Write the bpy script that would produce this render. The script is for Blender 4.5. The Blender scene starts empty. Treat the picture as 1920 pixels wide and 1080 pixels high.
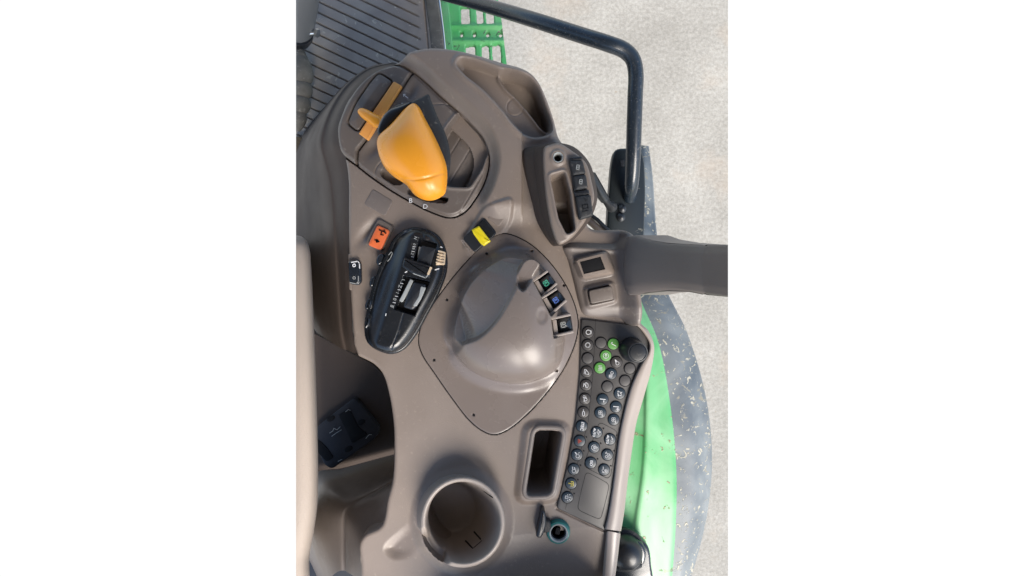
import bpy, bmesh, math, random
import numpy as np
from mathutils import Vector, Matrix

random.seed(7)
rng = np.random.default_rng(7)
S = bpy.context.scene
COL = S.collection
CU, CV, D = 960.0, 540.0, 960.0      # nadir under the camera and camera height, in units of 1/1200 m
UNIT = 1.0 / 1200.0

# ------------------------------------------------------------------ helpers
def q(u, v, z=0.0):
    """sight point -> plan position at height z"""
    k = (D - z) / D
    return (CU + (u - CU) * k, CV + (v - CV) * k)

def qp(pts, z=0.0):
    return [q(p[0], p[1], z) for p in pts]

def W(u, v, z):
    return ((u - CU) * UNIT, (CV - v) * UNIT, z * UNIT)

def smooth(pts, n=160, closed=True):
    P = np.array(pts, float)
    m = len(P)
    segs = m if closed else m - 1
    out = []
    per = max(2, n // segs)
    for i in range(segs):
        if closed:
            p0, p1, p2, p3 = P[(i - 1) % m], P[i], P[(i + 1) % m], P[(i + 2) % m]
        else:
            p0, p1, p2, p3 = P[max(i - 1, 0)], P[i], P[i + 1], P[min(i + 2, m - 1)]
        d01 = max(np.linalg.norm(p1 - p0), 1e-6) ** .5
        d12 = max(np.linalg.norm(p2 - p1), 1e-6) ** .5
        d23 = max(np.linalg.norm(p3 - p2), 1e-6) ** .5
        m1 = (p2 - p1) if d01 < 1e-2 else ((p1 - p0) / d01 - (p2 - p0) / (d01 + d12) + (p2 - p1) / d12) * d12
        m2 = (p2 - p1) if d23 < 1e-2 else ((p2 - p1) / d12 - (p3 - p1) / (d12 + d23) + (p3 - p2) / d23) * d12
        for t in np.linspace(0, 1, per, endpoint=False):
            t2, t3 = t * t, t * t * t
            out.append((2 * t3 - 3 * t2 + 1) * p1 + (t3 - 2 * t2 + t) * m1 + (-2 * t3 + 3 * t2) * p2 + (t3 - t2) * m2)
    if not closed:
        out.append(P[-1])
    return np.array(out)

def resample(pts, n):
    P = np.array(pts, float)
    L = np.r_[0, np.cumsum(np.linalg.norm(np.diff(P, axis=0), axis=1))]
    t = np.linspace(0, L[-1], n)
    return np.stack([np.interp(t, L, P[:, k]) for k in range(P.shape[1])], 1)

def rounded(pts, r, n=5):
    """polygon with rounded corners"""
    P = [np.array(p, float) for p in pts]
    m = len(P); out = []
    for i in range(m):
        a, b, c = P[i - 1], P[i], P[(i + 1) % m]
        da, dc = a - b, c - b
        la, lc = np.linalg.norm(da), np.linalg.norm(dc)
        rr = min(r, la * .45, lc * .45)
        p0, p2 = b + da / la * rr, b + dc / lc * rr
        for t in np.linspace(0, 1, n):
            out.append((1 - t) ** 2 * p0 + 2 * t * (1 - t) * b + t * t * p2)
    return np.array(out)

def circ(u, v, r, n=28, ry=None, ang=0):
    ry = r if ry is None else ry
    a = np.linspace(0, 2 * np.pi, n, endpoint=False)
    x, y = r * np.cos(a), ry * np.sin(a)
    c, s = math.cos(ang), math.sin(ang)
    return np.stack([u + x * c - y * s, v + x * s + y * c], 1)

def rectp(u, v, w, h, deg):
    """rectangle centred u,v, rotated deg in picture sense (clockwise seen from above)"""
    a = math.radians(deg); c, s = math.cos(a), math.sin(a)
    return [(u + x * c - y * s, v + x * s + y * c) for x, y in ((-w/2, -h/2), (w/2, -h/2), (w/2, h/2), (-w/2, h/2))]

def ss(a, b, x):
    t = np.clip((x - a) / (b - a), 0, 1)
    return t * t * (3 - 2 * t)

def sdf(poly, U, V, near=False):
    """signed distance, positive inside"""
    P = np.asarray(poly, float); Q = np.roll(P, -1, 0)
    U = np.asarray(U, float).ravel(); V = np.asarray(V, float).ravel()
    best = np.full(U.shape, 1e18); ins = np.zeros(U.shape, bool)
    nx = np.zeros(U.shape); ny = np.zeros(U.shape)
    for (ax, ay), (bx, by) in zip(P, Q):
        dx, dy = bx - ax, by - ay
        l2 = dx * dx + dy * dy
        if l2 < 1e-12: continue
        t = np.clip(((U - ax) * dx + (V - ay) * dy) / l2, 0, 1)
        cx, cy = ax + t * dx, ay + t * dy
        d2 = (U - cx) ** 2 + (V - cy) ** 2
        if near:
            m = d2 < best
            nx[m] = cx[m]; ny[m] = cy[m]
        best = np.minimum(best, d2)
        if ay != by:
            c = ((ay > V) != (by > V)) & (U < (bx - ax) * (V - ay) / (by - ay) + ax)
            ins ^= c
    d = np.sqrt(best); d = np.where(ins, d, -d)
    return (d, nx, ny) if near else d

def sd(poly, U, V, margin=40):
    P = np.asarray(poly, float)
    out = np.full(U.shape, -1e3)
    m = (U > P[:, 0].min() - margin) & (U < P[:, 0].max() + margin) & (V > P[:, 1].min() - margin) & (V < P[:, 1].max() + margin)
    if m.any():
        out[m] = sdf(P, U[m], V[m])
    return out

def dline(pts, U, V, margin=12):
    """distance to an open polyline"""
    P = np.asarray(pts, float)
    out = np.full(U.shape, 1e3)
    m = (U > P[:, 0].min() - margin) & (U < P[:, 0].max() + margin) & (V > P[:, 1].min() - margin) & (V < P[:, 1].max() + margin)
    if not m.any(): return out
    u, v = U[m], V[m]; b = np.full(u.shape, 1e18)
    for (ax, ay), (bx, by) in zip(P[:-1], P[1:]):
        dx, dy = bx - ax, by - ay; l2 = max(dx * dx + dy * dy, 1e-9)
        t = np.clip(((u - ax) * dx + (v - ay) * dy) / l2, 0, 1)
        b = np.minimum(b, (u - ax - t * dx) ** 2 + (v - ay - t * dy) ** 2)
    out[m] = np.sqrt(b)
    return out

class Bubble:
    """membrane stretched over an outline: smooth inflated height 0..1"""
    def __init__(self, poly, res=2.0, it=2500):
        P = np.asarray(poly, float)
        self.o = P.min(0) - 3 * res; self.res = res
        n = np.ceil((P.max(0) + 3 * res - self.o) / res).astype(int) + 1
        gu = self.o[0] + np.arange(n[0]) * res; gv = self.o[1] + np.arange(n[1]) * res
        U, V = np.meshgrid(gu, gv, indexing='ij')
        d = sdf(P, U, V).reshape(U.shape)
        M = np.clip(d / res + .5, 0, 1)
        f = np.maximum(d, 0) * 20.0
        for _ in range(it):
            g = .25 * (np.roll(f, 1, 0) + np.roll(f, -1, 0) + np.roll(f, 1, 1) + np.roll(f, -1, 1) + 1.0 * res * res)
            f = g * M
        self.f = f / f.max()
    def __call__(self, U, V):
        x = np.clip((U - self.o[0]) / self.res, 0, self.f.shape[0] - 1.001)
        y = np.clip((V - self.o[1]) / self.res, 0, self.f.shape[1] - 1.001)
        i, j = x.astype(int), y.astype(int); a, b = x - i, y - j
        F = self.f
        return F[i, j] * (1-a) * (1-b) + F[i+1, j] * a * (1-b) + F[i, j+1] * (1-a) * b + F[i+1, j+1] * a * b

# ------------------------------------------------------------------ materials
def nodes_of(m):
    return m.node_tree.nodes, m.node_tree.links

def mat(name, col, rough=.5, spec=.5, metal=0.0, grain=0.0, gscale=900, vary=0.0, vscale=12, dust=0.0, dust_col=(.42, .38, .33), coat=0.0, dscale=140):
    m = bpy.data.materials.new(name); m.use_nodes = True
    n, l = nodes_of(m); b = n['Principled BSDF']
    b.inputs['Base Color'].default_value = (*col, 1)
    b.inputs['Roughness'].default_value = rough
    b.inputs['Metallic'].default_value = metal
    b.inputs['Specular IOR Level'].default_value = spec
    b.inputs['Coat Weight'].default_value = coat
    b.inputs['Coat Roughness'].default_value = .12
    tc = n.new('ShaderNodeTexCoord')
    cur = None
    if vary:
        nz = n.new('ShaderNodeTexNoise'); nz.inputs['Scale'].default_value = vscale; nz.inputs['Detail'].default_value = 5
        l.new(tc.outputs['Object'], nz.inputs['Vector'])
        mx = n.new('ShaderNodeMix'); mx.data_type = 'RGBA'
        mx.inputs['A'].default_value = (*[c * (1 - vary) for c in col], 1)
        mx.inputs['B'].default_value = (*[min(1, c * (1 + vary)) for c in col], 1)
        l.new(nz.outputs['Fac'], mx.inputs['Factor']); cur = mx.outputs['Result']
        mr = n.new('ShaderNodeMapRange'); mr.inputs['From Min'].default_value = .3; mr.inputs['From Max'].default_value = .7
        mr.inputs['To Min'].default_value = max(.03, rough - .08); mr.inputs['To Max'].default_value = min(1, rough + .08)
        l.new(nz.outputs['Fac'], mr.inputs['Value']); l.new(mr.outputs['Result'], b.inputs['Roughness'])
    if dust:
        nz2 = n.new('ShaderNodeTexNoise'); nz2.inputs['Scale'].default_value = dscale; nz2.inputs['Detail'].default_value = 3
        nz3 = n.new('ShaderNodeTexNoise'); nz3.inputs['Scale'].default_value = 9; nz3.inputs['Detail'].default_value = 4
        l.new(tc.outputs['Object'], nz2.inputs['Vector']); l.new(tc.outputs['Object'], nz3.inputs['Vector'])
        r1 = n.new('ShaderNodeMapRange'); r1.inputs['From Min'].default_value = .60; r1.inputs['From Max'].default_value = .74
        l.new(nz2.outputs['Fac'], r1.inputs['Value'])
        r2 = n.new('ShaderNodeMapRange'); r2.inputs['From Min'].default_value = .4; r2.inputs['From Max'].default_value = .68; r2.inputs['To Max'].default_value = dust
        l.new(nz3.outputs['Fac'], r2.inputs['Value'])
        mu = n.new('ShaderNodeMath'); mu.operation = 'MULTIPLY'
        l.new(r1.outputs['Result'], mu.inputs[0]); l.new(r2.outputs['Result'], mu.inputs[1])
        mx = n.new('ShaderNodeMix'); mx.data_type = 'RGBA'
        if cur: l.new(cur, mx.inputs['A'])
        else: mx.inputs['A'].default_value = (*col, 1)
        mx.inputs['B'].default_value = (*dust_col, 1)
        l.new(mu.outputs[0], mx.inputs['Factor']); cur = mx.outputs['Result']
    if cur: l.new(cur, b.inputs['Base Color'])
    if grain:
        nz = n.new('ShaderNodeTexNoise'); nz.inputs['Scale'].default_value = gscale; nz.inputs['Detail'].default_value = 2
        l.new(tc.outputs['Object'], nz.inputs['Vector'])
        bp = n.new('ShaderNodeBump'); bp.inputs['Strength'].default_value = grain; bp.inputs['Distance'].default_value = .0006
        l.new(nz.outputs['Fac'], bp.inputs['Height']); l.new(bp.outputs['Normal'], b.inputs['Normal'])
    return m

M = {}
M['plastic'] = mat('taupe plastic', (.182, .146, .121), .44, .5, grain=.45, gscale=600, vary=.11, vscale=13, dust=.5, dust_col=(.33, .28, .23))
M['gate'] = mat('grey brown plastic', (.115, .094, .080), .46, .5, grain=.25, vary=.06, dust=.45)
M['dome'] = mat('smooth taupe plastic', (.160, .131, .114), .28, .45, vary=.05, dust=.18)
M['side'] = mat('shade-darkened taupe plastic', (.060, .046, .039), .62, .2, grain=.2, vary=.08)  # console plastic darkened: shade of the side and pocket put into the colour
M['mid'] = mat('medium taupe plastic', (.135, .113, .100), .45, .5, grain=.2, vary=.06, dust=.3)
M['rim'] = mat('pale taupe plastic', (.26, .222, .196), .38, .5, vary=.05)
M['cupmat'] = mat('dusty taupe plastic', (.24, .205, .18), .45, .45, grain=.2, vary=.14, vscale=30, dust=.5, dust_col=(.25, .22, .18))
M['matteblack'] = mat('matte black plastic', (.030, .031, .036), .5, .15, grain=.1, vary=.2)
M['post'] = mat('grey taupe plastic', (.134, .115, .106), .5, .45, grain=.15, vary=.04)
M['black'] = mat('black plastic', (.012, .014, .018), .38, .5, grain=.12, vary=.1)
M['blackgloss'] = mat('glossy black plastic', (.010, .014, .020), .22, .6, vary=.1, dust=.1)
M['pod'] = mat('charcoal plastic', (.008, .0095, .012), .30, .55, grain=.12, vary=.12, dust=.12)
M['rubber'] = mat('black rubber', (.020, .021, .023), .6, .35, grain=.3, gscale=400, vary=.2, dust=.3)
M['hole'] = mat('dark recess', (.004, .004, .005), .7, .2)
M['orange'] = mat('amber plastic', (.80, .31, .022), .30, .5, vary=.03, grain=.05)
M['orangeband'] = mat('dull amber plastic', (.72, .31, .07), .42, .45, vary=.05, dust=.2)
M['redorange'] = mat('orange red plastic', (.62, .13, .04), .35, .5, vary=.03)
M['yellow'] = mat('yellow plastic', (.68, .56, .015), .35, .5, vary=.04)
M['beige'] = mat('beige plastic', (.55, .42, .28), .45, .5, vary=.08)
M['white'] = mat('white marking ink', (.62, .62, .62), .5, .3)
M['grey'] = mat('light grey plastic', (.30, .31, .30), .3, .5, vary=.08)
M['keypad'] = mat('slate keypad plastic', (.042, .039, .037), .42, .45, grain=.15, vary=.06)
M['button'] = mat('brown black button plastic', (.026, .023, .022), .4, .45, vary=.05)
M['buttonblank'] = mat('slate button plastic', (.042, .039, .038), .45, .45, vary=.05)
M['buttonblue'] = mat('navy black button plastic', (.008, .020, .032), .35, .5, vary=.05)
M['buttongreen'] = mat('green button plastic', (.065, .21, .04), .4, .45, vary=.05)
M['teal'] = mat('teal plastic', (.02, .13, .12), .35, .5)
M['green_ink'] = mat('green marking ink', (.06, .36, .24), .5, .3)
M['blue_ink'] = mat('blue marking ink', (.09, .17, .50), .5, .3)
M['red_ink'] = mat('red marking ink', (.30, .045, .03), .5, .3)
M['yellow_ink'] = mat('yellow marking ink', (.70, .58, .10), .5, .3)
M['rail'] = mat('blue black painted steel', (.010, .016, .024), .28, .55, vary=.12, dust=.25, dscale=300)
M['steel'] = mat('bright zinc', (.72, .72, .70), .28, .5, metal=1)
M['column'] = mat('grey painted metal', (.12, .125, .13), .5, .4, grain=.1, vary=.08)
M['vinyl'] = mat('beige seat vinyl', (.30, .25, .21), .62, .35, grain=.9, gscale=700, vary=.06)
M['dirtyrubber'] = mat('dusty rubber', (.125, .118, .103), .8, .2, grain=.8, gscale=160, vary=.45, vscale=60, dust=.8)

def dirty_paint(name, col, splat_col, amount, scale, rough=.4, haze=(.5, .5, .45), hz=.0):
    """painted sheet with dried mud flecks"""
    m = bpy.data.materials.new(name); m.use_nodes = True
    n, l = nodes_of(m); b = n['Principled BSDF']
    tc = n.new('ShaderNodeTexCoord')
    def noise(scale, detail=3, dist=0, rough=.5):
        z = n.new('ShaderNodeTexNoise'); z.inputs['Scale'].default_value = scale; z.inputs['Detail'].default_value = detail
        z.inputs['Distortion'].default_value = dist; z.inputs['Roughness'].default_value = rough
        l.new(tc.outputs['Object'], z.inputs['Vector']); return z.outputs['Fac']
    def rng_(x, a, c, lo=0, hi=1):
        r = n.new('ShaderNodeMapRange'); r.inputs['From Min'].default_value = a; r.inputs['From Max'].default_value = c
        r.inputs['To Min'].default_value = lo; r.inputs['To Max'].default_value = hi
        l.new(x, r.inputs['Value']); return r.outputs['Result']
    def mix(f, a, c):
        x = n.new('ShaderNodeMix'); x.data_type = 'RGBA'
        l.new(f, x.inputs['Factor'])
        for k, val in (('A', a), ('B', c)):
            if isinstance(val, tuple): x.inputs[k].default_value = (*val, 1)
            else: l.new(val, x.inputs[k])
        return x.outputs['Result']
    base = mix(noise(14, 5), tuple(c * .82 for c in col), tuple(min(1, c * 1.15) for c in col))
    film = rng_(noise(6, 6, 1.5), .38, .75, 0, hz)
    base = mix(film, base, haze)
    sp = rng_(noise(scale, 4, .8, .6), 1 - amount, 1 - amount + .04)
    base = mix(sp, base, splat_col)
    sp2 = rng_(noise(scale * .42, 5, 1.2, .6), 1 - amount + .015, 1 - amount + .05)
    base = mix(sp2, base, tuple(c * .55 for c in splat_col))
    l.new(base, b.inputs['Base Color'])
    b.inputs['Roughness'].default_value = rough
    bp = n.new('ShaderNodeBump'); bp.inputs['Strength'].default_value = .5; bp.inputs['Distance'].default_value = .002
    l.new(sp, bp.inputs['Height']); l.new(bp.outputs['Normal'], b.inputs['Normal'])
    return m
M['greenpaint'] = dirty_paint('green paint with mud flecks', (.080, .31, .115), (.20, .15, .08), .345, 46, .38, (.30, .52, .32), .6)
M['stepgreen'] = dirty_paint('worn green paint', (.065, .37, .11), (.07, .12, .07), .36, 60, .5, (.25, .36, .25), .5)
M['fenderblack'] = dirty_paint('dusty black fender plastic', (.075, .092, .108), (.36, .34, .27),   .40, 85, .5, (.24, .26, .26), .8)
M['bracketblack'] = dirty_paint('black painted bracket', (.008, .011, .013), (.06, .06, .05), .35, 50, .35, (.02, .03, .03), .4)

def concrete():
    m = bpy.data.materials.new('pale concrete'); m.use_nodes = True
    n, l = nodes_of(m); b = n['Principled BSDF']; tc = n.new('ShaderNodeTexCoord')
    def noise(scale, detail=6, rough=.6):
        z = n.new('ShaderNodeTexNoise'); z.inputs['Scale'].default_value = scale; z.inputs['Detail'].default_value = detail
        z.inputs['Roughness'].default_value = rough
        l.new(tc.outputs['Object'], z.inputs['Vector']); return z.outputs['Fac']
    def ramp(x, *st):
        r = n.new('ShaderNodeValToRGB'); l.new(x, r.inputs['Fac'])
        while len(r.color_ramp.elements) < len(st): r.color_ramp.elements.new(.5)
        for e, (p, c) in zip(r.color_ramp.elements, st): e.position = p; e.color = (*c, 1)
        return r.outputs['Color']
    def mixm(f, a, c, mode='MIX', fv=None):
        x = n.new('ShaderNodeMix'); x.data_type = 'RGBA'; x.blend_type = mode
        if f is None: x.inputs['Factor'].default_value = fv
        else: l.new(f, x.inputs['Factor'])
        for k, val in (('A', a), ('B', c)):
            if isinstance(val, tuple): x.inputs[k].default_value = (*val, 1)
            else: l.new(val, x.inputs[k])
        return x.outputs['Result']
    fine = ramp(noise(60, 6, .75), (.30, (.235, .222, .195)), (.70, (.415, .40, .362)))
    big = ramp(noise(2.6, 8, .68), (.32, (.66, .64, .60)), (.7, (1.0, .985, .95)))
    c = mixm(None, fine, big, 'MULTIPLY', .8)
    rust = n.new('ShaderNodeMapRange'); l.new(noise(2.3, 4), rust.inputs['Value'])
    rust.inputs['From Min'].default_value = .58; rust.inputs['From Max'].default_value = .75; rust.inputs['To Max'].default_value = .5
    c = mixm(rust.outputs['Result'], c, (.34, .27, .20))
    sp = n.new('ShaderNodeMapRange'); l.new(noise(28, 2), sp.inputs['Value'])
    sp.inputs['From Min'].default_value = .735; sp.inputs['From Max'].default_value = .77; sp.inputs['To Max'].default_value = .7
    c = mixm(sp.outputs['Result'], c, (.24, .2, .15))
    l.new(c, b.inputs['Base Color']); b.inputs['Roughness'].default_value = .85
    bp = n.new('ShaderNodeBump'); bp.inputs['Strength'].default_value = .6; bp.inputs['Distance'].default_value = .003
    l.new(noise(90, 4), bp.inputs['Height']); l.new(bp.outputs['Normal'], b.inputs['Normal'])
    return m
M['concrete'] = concrete()

# ------------------------------------------------------------------ scene objects
ORG = {}
def thing(name, label, cat, at=(960, 540, 0), group=None):
    o = bpy.data.objects.new(name, None); COL.objects.link(o)
    o.empty_display_size = .02
    w = Vector(W(*at)); o.location = w; ORG[o.name] = w
    o['label'] = label; o['category'] = cat
    if group: o['group'] = group
    return o

CLOSED = set()
def link(name, me, m, parent=None, sharp=35, closed=False):
    """me carries world coordinates"""
    o = bpy.data.objects.new(name, me); COL.objects.link(o)
    me.materials.append(M[m] if isinstance(m, str) else m)
    if parent is not None:
        w = ORG[parent.name]
        me.transform(Matrix.Translation(-w)); o.parent = parent; ORG[o.name] = w
    else:
        ORG[o.name] = Vector((0, 0, 0))
    if len(me.polygons):
        me.polygons.foreach_set('use_smooth', [True] * len(me.polygons))
        me.set_sharp_from_angle(angle=math.radians(sharp))
    if closed: CLOSED.add(o.name)
    return o

def raw(name, verts, faces, m, parent=None, sharp=35, closed=False, plan=True):
    V_ = [W(*p) for p in verts] if plan else verts
    me = bpy.data.meshes.new(name)
    me.from_pydata(V_, [], faces); me.update()
    return link(name, me, m, parent, sharp, closed)

def fixnormals(o):
    bm = bmesh.new(); bm.from_mesh(o.data)
    bmesh.ops.recalc_face_normals(bm, faces=bm.faces)
    bm.to_mesh(o.data); bm.free()

def patch(name, poly, hfun, m, parent=None, res=1.6, skirt=12, sharp=50, drop=None):
    """height-field sheet trimmed exactly to a plan outline, with a skirt"""
    P = np.asarray(poly, float)
    o = P.min(0) - 2 * res; n = np.ceil((P.max(0) + 2 * res - o) / res).astype(int) + 1
    U, V = np.meshgrid(o[0] + np.arange(n[0]) * res, o[1] + np.arange(n[1]) * res, indexing='ij')
    d, nx, ny = sdf(P, U, V, near=True)
    d = d.reshape(U.shape)
    ok = d > -.62 * res
    cell = ok[:-1, :-1] & ok[1:, :-1] & ok[:-1, 1:] & ok[1:, 1:]
    if drop is not None:
        cu, cv = U[:-1, :-1] + res / 2, V[:-1, :-1] + res / 2
        for hp, mg in drop:
            cell &= ~((sd(np.asarray(hp), cu, cv)) > mg)
    idx = np.arange(U.size).reshape(U.shape)
    quads = np.stack([idx[:-1, :-1][cell], idx[:-1, 1:][cell], idx[1:, 1:][cell], idx[1:, :-1][cell]], 1)
    E = np.concatenate([quads[:, [0, 1]], quads[:, [1, 2]], quads[:, [2, 3]], quads[:, [3, 0]]])
    Es = np.sort(E, 1); key = Es[:, 0].astype(np.int64) * U.size + Es[:, 1]
    _, inv, cnt = np.unique(key, return_inverse=True, return_counts=True)
    bnd = E[cnt[inv] == 1]
    uf, vf = U.ravel().copy(), V.ravel().copy()
    bv = np.unique(bnd)
    df = d.ravel()
    bv = bv[np.abs(df[bv]) < 2.0 * res]
    uf[bv] = nx[bv]; vf[bv] = ny[bv]
    used = np.unique(quads)
    remap = np.full(U.size, -1); remap[used] = np.arange(used.size)
    uu, vv = uf[used], vf[used]
    dd = df[used].copy(); dd[remap[bv]] = 0
    z = np.asarray(hfun(uu, vv, np.maximum(dd, 0)), float) * np.ones_like(uu)
    verts = np.stack([uu, vv, z], 1); faces = remap[quads]
    if skirt:
        bset = np.unique(bnd); rb = remap[bset]
        low = verts[rb].copy(); low[:, 2] -= skirt
        m2 = {int(a): len(verts) + i for i, a in enumerate(rb)}
        verts = np.concatenate([verts, low])
        a = remap[bnd[:, 0]]; b = remap[bnd[:, 1]]
        sk = np.array([[b[i], a[i], m2[int(a[i])], m2[int(b[i])]] for i in range(len(a))])
        faces = np.concatenate([faces, sk])
    wv = np.stack([(verts[:, 0] - CU) * UNIT, (CV - verts[:, 1]) * UNIT, verts[:, 2] * UNIT], 1)
    me = bpy.data.meshes.new(name)
    me.vertices.add(len(wv)); me.vertices.foreach_set('co', wv.ravel())
    nf = len(faces)
    me.loops.add(nf * 4); me.loops.foreach_set('vertex_index', faces.ravel().astype(np.int32))
    me.polygons.add(nf); me.polygons.foreach_set('loop_start', np.arange(nf, dtype=np.int32) * 4)
    me.update(calc_edges=True); me.validate()
    return link(name, me, m, parent, sharp)

def inset(P, d):
    """move a plan polygon inwards by d along vertex normals"""
    P = np.asarray(P, float)
    a = np.roll(P, 1, 0); b = np.roll(P, -1, 0)
    t = b - a; ln = np.maximum(np.linalg.norm(t, axis=1), 1e-9)
    n = np.stack([-t[:, 1], t[:, 0]], 1) / ln[:, None]
    area = .5 * np.sum(P[:, 0] * np.roll(P[:, 1], -1) - np.roll(P[:, 0], -1) * P[:, 1])
    if area < 0: n = -n
    return P + n * d

def slab(name, poly, z0, z1, m, parent=None, bevel=2.0, plan=False, steps=3, crown=0.0, sharp=35):
    """solid plate with rounded top edge; outline as seen at height z1"""
    P = np.asarray(poly if plan else qp(poly, z1), float)
    n = len(P); rings = [(0, z0)]
    for k in range(steps + 1):
        a = k / steps * math.pi / 2
        rings.append((bevel * (1 - math.cos(a)), z1 - bevel + bevel * math.sin(a)))
    verts, faces = [], []
    for dd, z in rings:
        R = inset(P, dd) if dd else P
        verts += [(p[0], p[1], z) for p in R]
    for r in range(len(rings) - 1):
        for i in range(n):
            j = (i + 1) % n
            faces.append((r * n + i, r * n + j, (r + 1) * n + j, (r + 1) * n + i))
    top = (len(rings) - 1) * n
    if crown:
        c = P.mean(0); L = len(verts)
        for f, hh in ((.66, .55), (.33, .9)):
            R = c + (np.array([v[:2] for v in verts[top:top + n]]) - c) * f
            st = len(verts)
            verts += [(p[0], p[1], z1 + crown * hh) for p in R]
            for i in range(n):
                j = (i + 1) % n
                faces.append((top + i, top + j, st + j, st + i)) if f == .66 else faces.append((prev + i, prev + j, st + j, st + i))
            prev = st
        verts.append((c[0], c[1], z1 + crown)); k = len(verts) - 1
        faces += [(prev + i, prev + (i + 1) % n, k) for i in range(n)]
    else:
        faces.append(tuple(range(top, top + n)))
    faces.append(tuple(reversed(range(n))))
    o = raw(name, verts, faces, m, parent, sharp, closed=True)
    fixnormals(o)
    return o

def loft(name, curves, m, parent=None, n=80, sub=6, closed=False, smoothc=True, sharp=40, plan=False, caps=False, cross=True):
    """surface through curves of (u, v, z); each curve given as sight points with heights"""
    C = []
    for c in curves:
        c = [p if plan else (*q(p[0], p[1], p[2]), p[2]) for p in c]
        if smoothc: c = smooth(c, 400, closed)
        if closed: c = np.concatenate([c, c[:1]])
        r = resample(c, n + 1 if closed else n)
        C.append(r[:-1] if closed else r)
    C = np.array(C)
    if cross and len(C) > 2:
        cols = [smooth(C[:, i], sub * (len(C) - 1), False) for i in range(C.shape[1])]
        G = np.array(cols).transpose(1, 0, 2)
    else:
        G = C
    k, nn = G.shape[0], G.shape[1]
    verts = [tuple(p) for row in G for p in row]
    faces = []
    for r in range(k - 1):
        for i in range(nn if closed else nn - 1):
            j = (i + 1) % nn
            faces.append((r * nn + i, r * nn + j, (r + 1) * nn + j, (r + 1) * nn + i))
    if caps:
        faces.append(tuple(range(nn))); faces.append(tuple(range((k - 1) * nn, k * nn)))
    o = raw(name, verts, faces, m, parent, sharp, closed=caps)
    fixnormals(o)
    return o

def tube(name, pts, r, m, parent=None, seg=20, smoothc=True, n=60, sharp=40, plan=False):
    """round bar through sight points (u, v, z); r a number or one per point"""
    P = [p[:3] if plan else (*q(p[0], p[1], p[2]), p[2]) for p in pts]
    R = [r] * len(P) if not hasattr(r, '__len__') else list(r)
    A = np.array([(*p, rr) for p, rr in zip(P, R)], float)
    if smoothc: A = resample(smooth(A, 300, False), n)
    verts, faces = [], []
    up = np.array((0.13, 0.21, 1.0)); k = len(A)
    for i in range(k):
        t = A[min(i + 1, k - 1), :3] - A[max(i - 1, 0), :3]; t /= max(np.linalg.norm(t), 1e-9)
        a = np.cross(t, up); a /= max(np.linalg.norm(a), 1e-9); b = np.cross(t, a)
        for s in range(seg):
            th = 2 * math.pi * s / seg
            verts.append(tuple(A[i, :3] + A[i, 3] * (math.cos(th) * a + math.sin(th) * b)))
    for i in range(k - 1):
        for s in range(seg):
            e = (s + 1) % seg
            faces.append((i * seg + s, i * seg + e, (i + 1) * seg + e, (i + 1) * seg + s))
    faces.append(tuple(range(seg))); faces.append(tuple(range((k - 1) * seg, k * seg)))
    o = raw(name, verts, faces, m, parent, sharp, closed=True); fixnormals(o)
    return o

def lathe(name, u, v, prof, m, parent=None, seg=36, tilt=(0, 0), sharp=35, ry=1.0):
    """turned part on a plan centre; prof = [(radius, z)...]; tilt = plan shift per unit height"""
    verts, faces = [], []
    for r, z in prof:
        for s in range(seg):
            a = 2 * math.pi * s / seg
            verts.append((u + tilt[0] * z + r * math.cos(a), v + tilt[1] * z + ry * r * math.sin(a), z))
    k = len(prof)
    for i in range(k - 1):
        for s in range(seg):
            e = (s + 1) % seg
            faces.append((i * seg + s, i * seg + e, (i + 1) * seg + e, (i + 1) * seg + s))
    faces.append(tuple(range(seg))); faces.append(tuple(range((k - 1) * seg, k * seg)))
    o = raw(name, verts, faces, m, parent, sharp, closed=True); fixnormals(o)
    return o

def strokes(name, lines, z, m, parent, w=1.3, plan=False, t=.5):
    """raised ink strokes: each polyline becomes a thin flat bar"""
    verts, faces = [], []
    for ln in lines:
        P = np.array(ln if plan else qp(ln, z), float)
        for a, b in zip(P[:-1], P[1:]):
            d = b - a; L = np.linalg.norm(d)
            if L < 1e-6: continue
            d /= L; nrm = np.array((-d[1], d[0])) * w / 2; a2, b2 = a - d * w * .3, b + d * w * .3
            s = len(verts)
            for zz in (z, z + t):
                verts += [(*(a2 + nrm), zz), (*(b2 + nrm), zz), (*(b2 - nrm), zz), (*(a2 - nrm), zz)]
            faces += [(s+4, s+5, s+6, s+7), (s, s+1, s+5, s+4), (s+1, s+2, s+6, s+5), (s+2, s+3, s+7, s+6), (s+3, s, s+4, s+7)]
    o = raw(name, verts, faces, m, parent, 30); fixnormals(o)
    return o

def marks(name, lines, z, m, parent, w=1.3):
    for ln in lines:
        strokes(name, [ln], z, m, parent, w)

def text(name, s, u, v, size, deg, z, m, parent, bold=.0):
    """flat raised lettering; deg = turn in picture sense (clockwise)"""
    cu = bpy.data.curves.new('glyphs', 'FONT'); cu.body = s; cu.size = size * UNIT * (D - z) / D
    cu.align_x = 'CENTER'; cu.align_y = 'CENTER'; cu.extrude = .25 * UNIT; cu.offset = bold * UNIT
    cu.resolution_u = 3
    t = bpy.data.objects.new('glyphs', cu); COL.objects.link(t)
    bpy.context.view_layer.update()
    me = bpy.data.meshes.new_from_object(t.evaluated_get(bpy.context.evaluated_depsgraph_get()))
    bpy.data.objects.remove(t)
    p = q(u, v, z)
    me.transform(Matrix.Translation(Vector(W(p[0], p[1], z + .3))) @ Matrix.Rotation(-math.radians(deg), 4, 'Z'))
    me.materials.clear()
    return link(name, me, m, parent, 30)

def jitter_ring(c, r, n, amp):
    a = np.linspace(0, 2*np.pi, n, endpoint=False)
    rr = r * (1 + amp * rng.standard_normal(n))
    return np.stack([c[0] + rr*np.cos(a), c[1] + rr*np.sin(a)], 1)

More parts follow.
